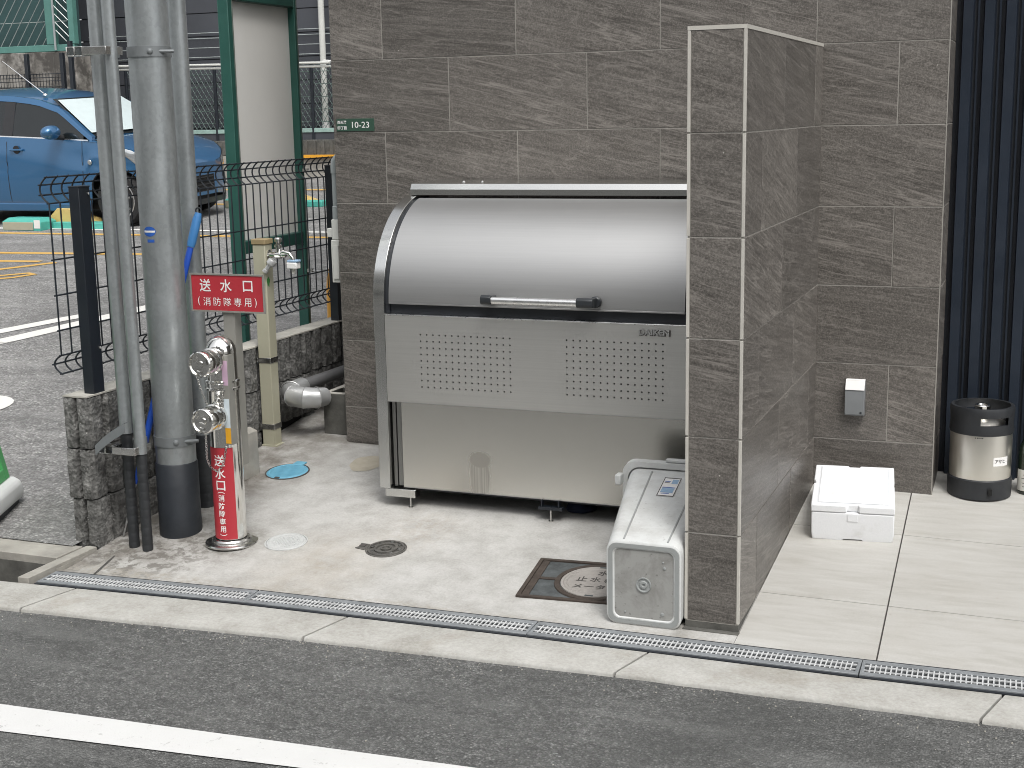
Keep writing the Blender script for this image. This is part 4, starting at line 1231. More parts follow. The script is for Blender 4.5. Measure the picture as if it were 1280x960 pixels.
# ------------------------------------------------------------------ covers let into the forecourt
def gtilt(x, y):
    nx = Vector((1, 0, g(x + .1, y) * 10 - g(x, y) * 10)); ny = Vector((0, 1, (g(x, y + .1) - g(x, y)) * 10))
    n_ = nx.cross(ny).normalized()
    return n_.to_track_quat('Z', 'X').to_euler()
def cover(x, y, r, mat, frame, label, name='valve_cover', ear=None, ringsteps=None, txt=None):
    z = g(x, y)
    rot = (math.atan(cslope(x)), 0, 0)
    t = empty(name, (x, y, z), label, 'cover', rot=rot)
    put('rim', MB().lathe([(r + .006, -.01), (r + .006, .0025), (r + .0015, .0035), (r + .0005, -.01)], (0, 0, 0), n=48, cap=False), MAT[frame], t, local=True, at=(0, 0, 0))
    pr = [(0.001, .004)] + (ringsteps or [(r * .55, .004), (r * .57, .0055), (r * .62, .0055), (r * .64, .004), (r * .86, .004), (r * .88, .0055), (r * .95, .0055)]) + [(r, .002), (r, -.01)]
    p = put('lid', MB().lathe([(a, b) for a, b in pr], (0, 0, 0), n=48, cap=False), MAT[mat], t, local=True, at=(0, 0, 0), ang=25)
    return t, p
t, p = cover(-2.135, .955, .088, 'blue_cover', 'dark_joint', 'round light blue cast cover in the concrete beside the block wall', ringsteps=[(.078, .004), (.080, .0055)])
put('hinge_tab', MB().box((-.02, .080, .0005), (.03, .118, .006)), MAT['blue_cover'], t, local=True, at=(0, 0, 0), bevel=.002)
put('lift_notch', MB().box((-.012, -.088, .0042), (.010, -.076, .0062)), MAT['dark_joint'], t, local=True, at=(0, 0, 0), smooth=False)
m = MB()
for i in range(-6, 7):
    w_ = math.sqrt(.076 ** 2 - (i * .0115) ** 2) - .004
    if w_ > .01: m.box((-w_, i * .0115 - .002, .0041), (w_, i * .0115 + .002, .0052))
put('tread_ribs', m, MAT['blue_cover'], t, local=True, at=(0, 0, 0), smooth=False)
t, p = cover(-1.754, .290, .074, 'white_cover', 'white_cover', 'round pale grey cover in the concrete right of the standpipe base')
m = MB()
for i in range(-9, 10):
    for j in range(-9, 10):
        if i * i + j * j < 62 and (i + j) % 2 == 0: m.box((i * .0068 - .0016, j * .0068 - .0016, .0041), (i * .0068 + .0016, j * .0068 + .0016, .0054))
put('tread_studs', m, MAT['white_cover'], t, local=True, at=(0, 0, 0), smooth=False)
t, p = cover(-1.360, .326, .070, 'iron', 'iron', 'small round dark cast iron cover with hinge ear in front of the cabinet', ringsteps=[(.012, .0015), (.013, .007), (.020, .007), (.0205, .0012), (.034, .0012), (.0345, .0068), (.044, .0068), (.0445, .0012), (.060, .0012), (.0605, .0064), (.068, .0064)])
m = MB()
for k in range(8):
    a = 2 * PI * k / 8; c_, s_ = math.cos(a), math.sin(a)
    m.add([(c_ * .047 - s_ * .006, s_ * .047 + c_ * .006, .0031), (c_ * .047 + s_ * .006, s_ * .047 - c_ * .006, .0031), (c_ * .059 + s_ * .006, s_ * .059 - c_ * .006, .0031), (c_ * .059 - s_ * .006, s_ * .059 + c_ * .006, .0031),
           (c_ * .047 - s_ * .006, s_ * .047 + c_ * .006, .006), (c_ * .047 + s_ * .006, s_ * .047 - c_ * .006, .006), (c_ * .059 + s_ * .006, s_ * .059 - c_ * .006, .006), (c_ * .059 - s_ * .006, s_ * .059 + c_ * .006, .006)],
          [(0, 3, 2, 1), (4, 5, 6, 7), (0, 1, 5, 4), (1, 2, 6, 5), (2, 3, 7, 6), (3, 0, 4, 7)])
put('raised_pads', m, MAT['satin_steel'], t, local=True, at=(0, 0, 0), smooth=False, kind='stuff')
put('hinge_ear', MB().prism([(-.074, .020), (-.112, .022), (-.104, -.004), (-.116, -.022), (-.074, -.030)], (-.002, .004), lambda u, v, w: (u, v, w)), MAT['iron'], t, local=True, at=(0, 0, 0), bevel=.001)
put('ear_plate', MB().box((-.105, -.008, .0042), (-.082, .014, .0065)), MAT['dark_joint'], t, local=True, at=(0, 0, 0), smooth=False)

# rectangular water meter cover
mx, my = -.533, .243
mc = empty('meter_cover', (mx, my, g(mx, my)), 'rectangular rusty iron cover frame with round pale lid beside the grey bin', 'cover', rot=(math.atan(cslope(mx)), 0, R(4.5)))
hw, hh, cr = .238, .158, .122
def fbox(name, a, b, mat, z0=-.006, z1=.006, bev=.0012): return put(name, MB().box((a[0], a[1], z0), (b[0], b[1], z1)), MAT[mat], mc, local=True, at=(0, 0, 0), bevel=bev)
fm = MB(); t_ = .014
fm.box((-hw, -hh, -.006), (hw, -hh + t_, .007)); fm.box((-hw, hh - t_, -.006), (hw, hh, .007)); fm.box((-hw, -hh + t_ + .0002, -.006), (-hw + t_, hh - t_ - .0002, .007)); fm.box((hw - t_, -hh + t_ + .0002, -.006), (hw, hh - t_ - .0002, .007))
put('frame', fm, MAT['rust_iron'], mc, local=True, at=(0, 0, 0), bevel=.0015)
fbox('plate', (-hw + t_ + .001, -hh + t_ + .001), (hw - t_ - .001, hh - t_ - .001), 'iron_dark', -.006, .0012, 0)
for sx in (-1, 1):
    rb = MB(); rb.box((-hw + t_ + .0012, -.008, .0013), (-cr - .012, .008, .005))
    rb.box((-hw + t_ + .0012, -hh + t_ + .0012, .0013), (-hw + t_ + .026, -.0085, .0048)); rb.box((-hw + t_ + .0012, .0085, .0013), (-hw + t_ + .026, hh - t_ - .0012, .0048))
    o = put('rib', rb, MAT['rust_iron'], mc, local=True, at=(0, 0, 0), bevel=.001)
    if sx == 1: o.scale = (-1, 1, 1)
put('lid_seat', MB().lathe([(cr + .022, .0012), (cr + .020, .0055), (cr + .003, .0055), (cr + .002, .001)], (0, 0, 0), n=64, cap=False), MAT['rust_iron'], mc, local=True, at=(0, 0, 0))
put('round_lid', MB().lathe([(0.001, .0062), (cr * .80, .0062), (cr * .815, .0045), (cr * .83, .0062), (cr * .89, .0062), (cr * .905, .0045), (cr * .92, .0062), (cr - .001, .0062), (cr, .001)], (0, 0, 0), n=64, cap=False), MAT['cover_pale'], mc, local=True, at=(0, 0, 0), ang=20)
for a in (-PI / 2, PI / 2):
    put('lift_slot', MB().box((-.014, math.sin(a) * (cr - .008) - .005, .0055), (.014, math.sin(a) * (cr - .008) + .005, .0066)), MAT['iron_dark'], mc, local=True, at=(0, 0, 0), smooth=False)
W_ = wm(mc)
for s_, h_, w_, u0, v0 in (('水', .042, .038, .01, .066), ('止', .038, .036, -.052, .012), ('水', .038, .036, -.006, .012), ('栓', .038, .036, .042, .012), ('メーター', .034, .15, .004, -.046)):
    lettering('lettering', s_, h_, (lambda u0, v0: (lambda u, v: W_ @ Vector((u0 + u, v0 + v, .0072))))(u0, v0), MAT['letter_dark'], mc, width=w_, bold=.012)
# faint round mortar patch
pm_ = MB(); vs = []
for k in range(28):
    a = 2 * PI * k / 28; rr_ = 1 + .05 * math.sin(3 * a) + .03 * math.cos(7 * a)
    x_ = -1.845 + .075 * rr_ * math.cos(a); y_ = 1.13 + .095 * rr_ * math.sin(a); vs.append((x_, y_, g(x_, y_) + .0018))
put('mortar_patch', pm_.add(vs, [list(range(28))]), MAT['patch'], fc, smooth=False)

# ------------------------------------------------------------------ stainless refuse cabinet
CX0, CX1, CYF, CYB = -1.570, -.290, .705, 1.335
CZ = .14; CA, CRr = .862, .400       # height where the curve starts, its radius
cab = empty('refuse_cabinet', ((CX0 + CX1) / 2, 1.0, g(-.93, 1.0)), 'brushed stainless steel refuse storage cabinet with curved lift up lid and perforated front panel', 'cabinet')
def prof_pts(r0, zlo, back=CYB, ztop=None):
    cy_ = CYF + CRr
    pts = [(cy_ - r0, zlo), (cy_ - r0, CA)]
    for k in range(1, 25):
        a = R(90) * k / 24
        pts.append((cy_ - r0 * math.cos(a), CA + r0 * math.sin(a)))
    pts += [(back, CA + r0)]
    return pts
def side_panel(x0, x1):
    pts = prof_pts(CRr, CZ) + [(CYB, CZ)]
    return MB().loft([[(x0, y, z) for y, z in pts], [(x1, y, z) for y, z in pts]])
put('side_panel', side_panel(CX0, CX0 + .045), MAT['rim_steel'], cab, bevel=.0012, ang=20)
put('side_panel', side_panel(CX1 - .045, CX1), MAT['rim_steel'], cab, bevel=.0012, ang=20)
def shell(x0, x1, r_out, r_in, a0, a1, n=30):
    cy_ = CYF + CRr; out = []; inn = []
    for k in range(n + 1):
        a = R(a0 + (a1 - a0) * k / n)
        out.append((cy_ - r_out * math.cos(a), CA + r_out * math.sin(a))); inn.append((cy_ - r_in * math.cos(a), CA + r_in * math.sin(a)))
    pts = out + inn[::-1]
    return MB().loft([[(x0, y, z) for y, z in pts], [(x1, y, z) for y, z in pts]])
for x0, x1 in ((CX0 + .0455, CX0 + .063), (CX1 - .063, CX1 - .0455)):
    m = shell(x0, x1, CRr - .014, CRr - .03, 0, 90)
    m.box((x0, CYF + .014, .83), (x1, CYF + .03, CA - .001))
    put('side_seal', m, MAT['black_rubber'], cab, ang=20)
LX0, LX1 = CX0 + .064, CX1 - .064
lid = put('lid', shell(LX0, LX1, CRr - .004, CRr - .012, 1.5, 76, 40), MAT['brushed'], cab, ang=20)
put('lid_edge', MB().box((LX0, CYF + .003, .8655), (LX1, CYF + .02, .8715)), MAT['brushed'], lid, bevel=.001)
put('gap_strip', MB().box((LX0 - .017, CYF + .022, .80), (LX1 + .017, CYF + .034, .8650)), MAT['black_rubber'], cab, smooth=False)
put('upper_gap', shell(LX0 - .0, LX1 + .0, CRr - .010, CRr - .02, 76.3, 80), MAT['black_rubber'], cab, ang=20)
# top cap with folded bright front edge
tcp = [(1.026, 1.2565), (1.026, 1.279), (1.040, 1.3005), (1.046, 1.3015), (CYB + .01, 1.303), (CYB + .01, 1.262), (1.04, 1.2585)]
tc_ = put('top_cap', MB().loft([[(CX0 + .018, y, z) for y, z in tcp], [(CX1 + .004, y, z) for y, z in tcp]]), MAT['rim_steel'], cab, smooth=False, bevel=.0008)
for x_ in (-1.36, -1.28):
    put('bolt', MB().lathe([(.0, 0), (.006, 0), (.006, .004), (.003, .007)], (x_, 1.12, 1.301), n=12), MAT['alu'], tc_)
# perforated front panel with real holes
PX0, PX1, PZ0, PZ1, PYF = CX0 + .0465, CX1 - .0465, .488, .826, CYF + .0005
pp = MB()
def holes(x0, z1, nx, nz, px, pz, r):
    cells = set()
    vs = []; fs = []
    for i in range(nx):
        for j in range(nz):
            cx_ = x0 + i * px; cz_ = z1 - j * pz
            o = len(vs)
            for k in range(8):
                a = PI / 8 + k * PI / 4; c_, s_ = math.cos(a), math.sin(a)
                m_ = max(abs(c_), abs(s_))
                vs.append((cx_ + c_ / m_ * px / 2, PYF, cz_ + s_ / m_ * pz / 2))
            # cell corners
            for k in range(8):
                a = PI / 8 + k * PI / 4
                vs.append((cx_ + r * math.cos(a), PYF, cz_ + r * math.sin(a)))
            for k in range(8):
                a = PI / 8 + k * PI / 4
                vs.append((cx_ + r * math.cos(a), PYF + .003, cz_ + r * math.sin(a)))
            for q, (sx, sz) in enumerate(((1, 1), (-1, 1), (-1, -1), (1, -1))):
                vs.append((cx_ + sx * px / 2, PYF, cz_ + sz * pz / 2))
            for k in range(8):
                k2 = (k + 1) % 8
                fs.append([o + k, o + k2, o + 8 + k2, o + 8 + k])
                fs.append([o + 8 + k, o + 8 + k2, o + 16 + k2, o + 16 + k])
            for q, (ka, kb_) in enumerate(((0, 1), (2, 3), (4, 5), (6, 7))):
                fs.append([o + ka, o + 24 + q, o + kb_])
    pp.add(vs, fs)
    return x0 - px / 2, x0 + (nx - .5) * px, z1 - (nz - .5) * pz, z1 + pz / 2
g1 = holes(-1.3755, .753, 15, 9, .0259, .0252, .0034)
g2 = holes(-.7915, .753 + .003, 15, 9, .0257, .0252, .0034)
def quad(x0, x1, z0, z1): pp.add([(x0, PYF, z0), (x1, PYF, z0), (x1, PYF, z1), (x0, PYF, z1)], [(0, 1, 2, 3)])
quad(PX0, g1[0], PZ0, PZ1); quad(g1[1], g2[0], PZ0, PZ1); quad(g2[1], PX1, PZ0, PZ1)
quad(g1[0], g1[1], PZ0, g1[2]); quad(g1[0], g1[1], g1[3], PZ1); quad(g2[0], g2[1], PZ0, g2[2]); quad(g2[0], g2[1], g2[3], PZ1)
me_ = pp.mesh('front_panel', Matrix.Translation((.93, -.7, -.65)), False); me_.materials.append(MAT['brushed_panel'])
bmq = bmesh.new(); bmq.from_mesh(me_); bmesh.ops.remove_doubles(bmq, verts=bmq.verts, dist=1e-5); bmesh.ops.recalc_face_normals(bmq, faces=bmq.faces); bmq.to_mesh(me_); bmq.free()
fp = bpy.data.objects.new('front_panel', me_); COL.objects.link(fp); fp.parent = cab; fp.location = wm(cab).inverted() @ Vector((-.93, .7, .65)); WM[fp.name] = Matrix.Translation((-.93, .7, .65))
put('panel_backing', MB().box((PX0, PYF + .0040, PZ0 + .001), (PX1, PYF + .0055, PZ1 - .001)), MAT['void'], fp, smooth=False)
put('panel_flange', MB().box((PX0, PYF - .0014, PZ1 - .0035), (PX1, PYF + .018, PZ1 + .001)), MAT['alu'], fp, bevel=.001)
put('panel_bottom_fold', MB().box((PX0, PYF - .0003, PZ0 - .0015), (PX1, PYF + .022, PZ0 - .0002)), MAT['brushed'], fp, smooth=False)
lo = put('lower_panel', MB().box((CX0 + .094, CYF + .020, .146), (PX1, CYF + .024, .4863)), MAT['brushed_low'], cab, at=(CX0 + .094, CYF + .020, .146), smooth=False)
put('panel_fold', MB().box((CX0 + .094, CYF + .018, .144), (PX1, CYF + .034, .1455)), MAT['brushed'], lo, smooth=False)
put('slot', MB().box((CX0 + .0455, CYF + .040, .146), (CX0 + .0935, CYF + .044, .4863)), MAT['void'], cab, smooth=False)
for dx, w_ in ((.051, .014), (.070, .018)):
    put('slot_strip', MB().box((CX0 + dx, CYF + .026 + dx * .05, .148), (CX0 + dx + w_, CYF + .039, .485)), MAT['slot_grey'], cab, smooth=False)
put('tank', MB().box((CX0 + .046, CYF + .046, CZ), (CX1 - .046, CYB, .80)), MAT['void'], cab, smooth=False)  # near-black inner box added to block light inside the cabinet
put('bottom_pan', MB().box((CX0 + .05, CYF + .06, .126), (CX1 - .05, CYB, .1385)), MAT['black_metal'], cab, smooth=False)
put('foot_rail', MB().box((CX0 + .022, CYF + .001, .108), (CX0 + .150, CYF + .045, .1395)), MAT['rim_steel'], cab, bevel=.0015)
put('foot_rail', MB().box((CX1 - .150, CYF + .001, .108), (CX1 - .022, CYF + .045, .1395)), MAT['rim_steel'], cab, bevel=.0015)
def cleg(x_, y_, ztop):
    z_ = g(x_, y_)
    l_ = put('leg', MB().lathe([(.009, 0), (.009, .003), (.0035, .004), (.0035, ztop - z_)], (x_, y_, z_), n=12), MAT['satin_steel'], cab)
    return l_
cleg(-1.448, CYF + .018, .108); cleg(-.42, CYF + .018, .108); cleg(-.868, CYF + .02, .118); cleg(-1.448, 1.28, .118 + .02); cleg(-.42, 1.28, .138)
put('leg_bracket', MB().box((-.915, CYF + .010, .106), (-.82, CYF + .040, .1175)).box((-.903, CYF + .008, .1178), (-.899, CYF + .03, .145)).box((-.836, CYF + .008, .1178), (-.832, CYF + .03, .145)), MAT['black_metal'], cab, bevel=.001)
# lift handle
hz_ = .899; hy_ = CYF - .045
for x0, x1, dx in ((-1.103, -1.062, 0), (-.735, -.672, 0)):
    put('handle_bracket', MB().loft([[(x_, y, z) for y, z in ((CYF - .0, hz_ + .014), (CYF - .0, hz_ - .014), (hy_ - .012, hz_ - .015), (hy_ - .018, hz_ - .006), (hy_ - .017, hz_ + .012), (hy_ - .008, hz_ + .020))] for x_ in (x0, x1)]), MAT['black_plastic'], cab, bevel=.003)
put('handle_foot', MB().lathe([(.021, 0), (.021, .012), (.017, .016)], (-.678, CYF + .001, hz_), (0, -1, 0), 24), MAT['black_plastic'], cab)
put('handle_bar', MB().tube([(-1.062, hy_, hz_), (-.735, hy_, hz_)], .0135, 24), MAT['alu'], cab)
# raised maker's letters
vs, fs = text_mb('DAIKEN', .020, .110, bold=.03)
def solid_text(name, vs, fs, f, d, mat, parent):
    mb = MB(); n0 = len(vs)
    mb.add([f(u, v, 0) for u, v in vs], fs); mb.add([f(u, v, d) for u, v in vs], [list(reversed(x)) for x in fs])
    cnt = {}
    for q in fs:
        for a, b in zip(q, q[1:] + q[:1]): cnt[(a, b)] = 1
    for (a, b) in list(cnt):
        if (b, a) not in cnt: mb.f.append([a, b, b + n0, a + n0])
    return put(name, mb, mat, parent, smooth=False)
solid_text('lettering', vs, fs, lambda u, v, w: (-.461 + u * 1.04, PYF - .0004 - w, .7960 + v * 1.12), .0022, MAT['letter_dark'], fp)
solid_text('lettering', vs, fs, lambda u, v, w: (-.4632 + u, PYF - .0037 - w, .7982 + v), .0008, MAT['alu'], fp)

# small dark blue rag under the cabinet
rg = MB(); vs = []
rings = []
for j, (rr_, hh_) in enumerate(((.045, 0), (.05, .012), (.036, .026), (.014, .034))):
    rings.append([(-.80 + rr_ * 1.2 * math.cos(a) * (1 + .2 * math.sin(3 * a + j)), .86 + rr_ * math.sin(a) * (1 + .2 * math.cos(2 * a)), g(-.8, .86) - .001 + hh_ * (1 + .2 * math.sin(4 * a))) for a in [2 * PI * k / 18 for k in range(18)]])
put('rag', rg.loft(rings), MAT['dusty_fabric'], None, label='small dark blue crumpled rag on the concrete under the cabinet', cat='rag')

# ------------------------------------------------------------------ grey plastic bin lying on its side
def rrect(x0, x1, z0, z1, r, n=6):
    pts = []
    for cx_, cz_, a0 in ((x1 - r, z0 + r, -90), (x1 - r, z1 - r, 0), (x0 + r, z1 - r, 90), (x0 + r, z0 + r, 180)):
        for k in range(n + 1):
            a = R(a0 + 90 * k / n); pts.append((cx_ + r * math.cos(a), cz_ + r * math.sin(a)))
    return pts
bn = empty('plastic_bin', (-.29, .2, -.01), 'pale grey plastic bin lying on its side against the wing wall, base facing the street', 'bin')
def sec(t):
    """cross-section along the bin, t=0 at the base .. 1 at the rim"""
    return (-.412 - .078 * t, -.1735, -.010 + .055 * t, .2605 + .105 * t)
YB0, YB1 = -.030, .490
rings = []
for t, sh, r in ((0, .004, .030), (.006, 0, .034), (.05, 0, .036), (.3, 0, .037), (.7, 0, .038), (.93, 0, .039), (1, 0, .04)):
    x0, x1, z0, z1 = sec(t); y_ = YB0 + (YB1 - YB0) * t
    rings.append([(x, y_, z) for x, z in rrect(x0 + sh, x1 - sh, z0 + sh, z1 - sh, r)])
# inner wall
for t in (1, .5, .03):
    x0, x1, z0, z1 = sec(t); y_ = YB0 + (YB1 - YB0) * t
    rings.append([(x, y_, z) for x, z in rrect(x0 + .004, x1 - .004, z0 + .004, z1 - .004, .034)])
x0, x1, z0, z1 = sec(0)
base_ring = [(x, YB0, z) for x, z in rrect(x0 + .022, x1 - .022, z0 + .022, z1 - .022, .022)]
base_in = [(x, YB0 + .004, z) for x, z in rrect(x0 + .025, x1 - .025, z0 + .025, z1 - .025, .020)]
put('shell', MB().loft([base_in, base_ring] + rings, cap0=False), MAT['bin_body'], bn, ang=35)
put('base_panel', MB().loft([[(p[0], YB0 + .0038, p[2]) for p in base_in], [(p[0], YB0 + .008, p[2]) for p in base_in]]), MAT['bin_base'], bn, smooth=False)
put('base_rim', MB().loft([[(x, YB0 - .0015, z) for x, z in rrect(x0 + .006, x1 - .006, z0 + .006, z1 - .006, .028)], [(x, YB0 - .0015, z) for x, z in rrect(x0 + .0195, x1 - .0195, z0 + .0195, z1 - .0195, .022)], [(x, YB0 + .003, z) for x, z in rrect(x0 + .0205, x1 - .0205, z0 + .0205, z1 - .0205, .021)]], cap0=False, cap1=False), MAT['bin_edge'], bn, ang=40)
bc = ((x0 + x1) / 2, YB0 + .0037, (z0 + z1) / 2)
put('base_hub', MB().lathe([(.024, 0), (.024, .004), (.021, .004), (.019, .001), (.013, .001), (.011, .005), (.006, .005), (.004, .001), (.0005, .001)], bc, (0, -1, 0), 32, cap=False), MAT['bin_edge'], bn)
for dx, dz, r_ in ((.062, .078, .003), (.066, .060, .005), (-.06, -.094, .003), (.06, -.09, .006)):
    put('base_pip', MB().lathe([(r_, 0), (r_, .002), (r_ * .4, .003)], (bc[0] + dx, bc[1], bc[2] + dz), (0, -1, 0), 12), MAT['bin_edge'], bn)
# flared rim with broken handle
rr0 = sec(1)
def rimring(y_, e, inner=False): return [(x, y_, z) for x, z in rrect(rr0[0] - e, rr0[1] + min(e, .003), rr0[2] - min(e, .010), rr0[3] + e, .045)]
put('rim', MB().loft([rimring(YB1 - .022, .001), rimring(YB1 - .020, .020), rimring(YB1 + .012, .022), rimring(YB1 + .012, .003), rimring(YB1, -.003), rimring(YB1 - .022, -.002)], cap0=False, cap1=False), MAT['bin_body'], bn, bevel=.0015, ang=30)
put('handle_tab', MB().box((rr0[0] - .034, YB1 - .070, rr0[3] - .055), (rr0[0] - .012, YB1 - .030, rr0[3] - .020)), MAT['bin_body'], bn, bevel=.004)
put('handle', MB().box((rr0[0] + .13, YB1 - .012, rr0[3] + .0225), (rr0[1] - .012, YB1 + .014, rr0[3] + .032)), MAT['bin_body'], bn, bevel=.002)
# raised panel lines along the upper side
def top_pt(x_, t): return Vector((x_, YB0 + (YB1 - YB0) * t, sec(t)[3]))
for xa, xb in ((-.372, -.400), (-.232, -.236)):
    a_, b_ = top_pt(xa + .012, .03), top_pt(xb, .93)
    put('groove_line', MB().loft([[p + Vector(q) for q in ((-.0035, 0, -.001), (.0035, 0, -.001), (.0025, 0, .0022), (-.0025, 0, .0022))] for p in (a_, b_)]), MAT['bin_edge'], bn, smooth=False)
lb0, lb1 = .60, .86
lab_c = lambda u, t: top_pt(-.318 + u + (.02 * (1 - t)), t) + Vector((0, 0, .0012))
lbm = MB().add([lab_c(-.030, lb0), lab_c(.030, lb0), lab_c(.030, lb1), lab_c(-.030, lb1)], [(0, 1, 2, 3)])
lbo = put('label', lbm, MAT['sign_white'], bn, smooth=False)
def lq(u0, u1, t0, t1, mat, nm='print'):
    put(nm, MB().add([lab_c(u0, t0) + Vector((0, 0, .0005)), lab_c(u1, t0) + Vector((0, 0, .0005)), lab_c(u1, t1) + Vector((0, 0, .0005)), lab_c(u0, t1) + Vector((0, 0, .0005))], [(0, 1, 2, 3)]), MAT[mat], lbo, smooth=False)
lq(-.029, -.026, lb0, lb1, 'letter_dark'); lq(.026, .029, lb0, lb1, 'letter_dark'); lq(-.0255, .0255, lb0 + .002, lb0 + .012, 'letter_dark'); lq(-.0255, .0255, lb1 - .012, lb1 - .002, 'letter_dark')
lq(.002, .023, .775, .835, 'light_blue'); lq(-.022, .020, .65, .715, 'light_blue'); lq(-.022, .022, .718, .726, 'sticker_blue'); lq(-.022, -.002, .80, .808, 'sticker_blue'); lq(-.022, -.004, .785, .791, 'rust_iron'); lq(-.018, .010, .635, .642, 'sticker_blue')

# ------------------------------------------------------------------ polystyrene box
fx, fy = .085, .806
fb = empty('polystyrene_box', (fx, fy, g(fx, fy) + .001), 'white polystyrene box with lid on the beige tiles beside the wing wall', 'box', rot=(math.atan(.0835), 0, R(6.8)))
BWd, BD, BH = .284, .43, .104
def fbx(name, mb, **k): return put(name, mb, MAT['foam'], fb, local=True, at=(0, 0, 0), **k)
b_ = MB()
# tapered body with a notch under the front and a lip
b_.loft([[(.004, .004, 0), (.10, .004, 0), (.112, .004, .010), (.176, .004, .010), (.188, .004, 0), (BWd - .004, .004, 0), (BWd - .004, BD - .004, 0), (.004, BD - .004, 0)],
         [(.0, .0, .03), (.10, .0, .03), (.112, .0, .03), (.176, .0, .03), (.188, .0, .03), (BWd, .0, .03), (BWd, BD, .03), (.0, BD, .03)],
         [(.0, .0, BH), (.10, .0, BH), (.112, .0, BH), (.176, .0, BH), (.188, .0, BH), (BWd, .0, BH), (BWd, BD, BH), (.0, BD, BH)]])
fbx('body', b_, bevel=.004, ang=40)
l_ = MB()
e = .0015
def lidpoly(z, d=0):   # lid outline with finger notches front and back and small side notches
    x0, x1, y0, y1 = -e + d, BWd + e - d, -e + d, BD + e - d
    return [(x0, y0, z), (.120, y0, z), (.124, y0 + .014, z), (.160, y0 + .014, z), (.164, y0, z), (x1, y0, z), (x1, BD * .52, z), (x1 - .006, BD * .53, z), (x1 - .006, BD * .60, z), (x1, BD * .61, z), (x1, y1, z),
            (.164, y1, z), (.160, y1 - .014, z), (.124, y1 - .014, z), (.120, y1, z), (x0, y1, z), (x0, BD * .61, z), (x0 + .006, BD * .60, z), (x0 + .006, BD * .53, z), (x0, BD * .52, z)]
l_.loft([lidpoly(BH + .0015), lidpoly(BH + .028)])
lido = fbx('lid', l_, bevel=.0035, ang=40)
put('lid_panel', MB().box((.022, .026, BH + .0282), (BWd - .022, BD - .026, BH + .0312)), MAT['foam'], fb, local=True, at=(0, 0, 0), bevel=.002)
gl = MB()
for a_, b_ in (((.018, .022), (BWd - .018, .025)), ((.018, BD - .025), (BWd - .018, BD - .022)), ((.018, .0252), (.021, BD - .0252)), ((BWd - .021, .0252), (BWd - .018, BD - .0252))): gl.box((*a_, BH + .0281), (*b_, BH + .0286))
put('lid_groove', gl, MAT['foam_line'], fb, local=True, at=(0, 0, 0), smooth=False)
put('front_tab', MB().box((.124, -.0022, BH - .030), (.160, -.0002, BH - .001)), MAT['foam'], fb, local=True, at=(0, 0, 0), bevel=.002)


# ------------------------------------------------------------------ socket cover and address plate on the building
so = empty('socket_cover', (.155, YB, .40), 'silver grey weatherproof outlet cover on the tiled wall above the polystyrene box', 'outlet cover')
put('housing', MB().prism([(0, 0), (-.032, 0), (-.036, .006), (-.036, .100), (-.020, .134), (0, .134)], (.1185, .1925), lambda u, v, w: (w, YB - .001 + u, .402 + v)), MAT['socket_grey'], so, bevel=.002)
put('hood', MB().prism([(-.0365, .101), (-.0205, .1355), (-.002, .1355), (-.002, .139), (-.0225, .139), (-.039, .101)], (.1195, .1915), lambda u, v, w: (w, YB - .001 + u, .402 + v)), MAT['sign_white'], so, bevel=.001)
put('lock', MB().lathe([(.0045, 0), (.0045, .0015), (.002, .002)], (.180, YB - .037, .415), (0, -1, 0), 14), MAT['black_plastic'], so)
for dx in (.137, .172):
    put('hinge_slot', MB().box((dx, YB - .0262, .5300), (dx + .010, YB - .0242, .5345)), MAT['black_plastic'], so, smooth=False)

ap = empty('address_plate', (-1.963, YB, 1.505), 'small dark green address plate with white numbers on the tiled wall at far left', 'address plate')
put('plate', MB().box((-2.054, YB - .0035, 1.5055), (-1.874, YB - .0005, 1.5585)), MAT['plate_green'], ap, bevel=.0008)
f = lambda cx_, cz_: (lambda u, v: (cx_ + u, YB - .0042, cz_ + v))
lettering('lettering', '西天満', .0145, f(-2.027, 1.5435), MAT['sign_white'], ap, width=.043, bold=.02)
lettering('lettering', '四丁目', .0145, f(-2.027, 1.5195), MAT['sign_white'], ap, width=.043, bold=.02)
lettering('lettering', '10-23', .0255, f(-1.938, 1.532), MAT['sign_white'], ap, width=.082, bold=.005)

# ------------------------------------------------------------------ pvc pipe and box at the building corner
px_, py_ = -2.115, 1.445
pv = empty('pvc_pipe', (px_, py_, .85), 'grey and white plastic conduit with junction box on the left corner of the building', 'pipe')
put('elbow', MB().tube([(px_ + .045, py_, 1.395), (px_ + .018, py_, 1.392), (px_ + .004, py_, 1.378), (px_, py_, 1.355), (px_, py_, 1.325)], [.019, .019, .019, .018, .018], 20), MAT['pvc_grey'], pv)
put('pipe', MB().tube([(px_, py_, 1.326), (px_, py_, 1.16)], .0145, 20), MAT['pvc_grey'], pv)
put('socket', MB().lathe([(.018, 0), (.0175, .055), (.0155, .058)], (px_, py_, 1.125), n=20), MAT['pvc_grey'], pv)
put('riser', MB().box((px_ - .018, py_ - .02, 1.035), (px_ + .020, py_ + .02, 1.1245)), MAT['pvc_white'], pv, bevel=.004)
bx_ = put('box', MB().box((px_ - .022, py_ - .024, .845), (px_ + .026, py_ + .024, 1.0345)), MAT['pvc_white'], pv, bevel=.004)
put('box_cover', MB().box((px_ - .010, py_ - .030, .862), (px_ + .018, py_ - .0245, 1.010)), MAT['pvc_white'], bx_, bevel=.002)
put('clip', MB().box((px_ - .045, py_ - .012, 1.045), (px_ - .019, py_ + .012, 1.085)), MAT['pvc_white'], pv, bevel=.003)

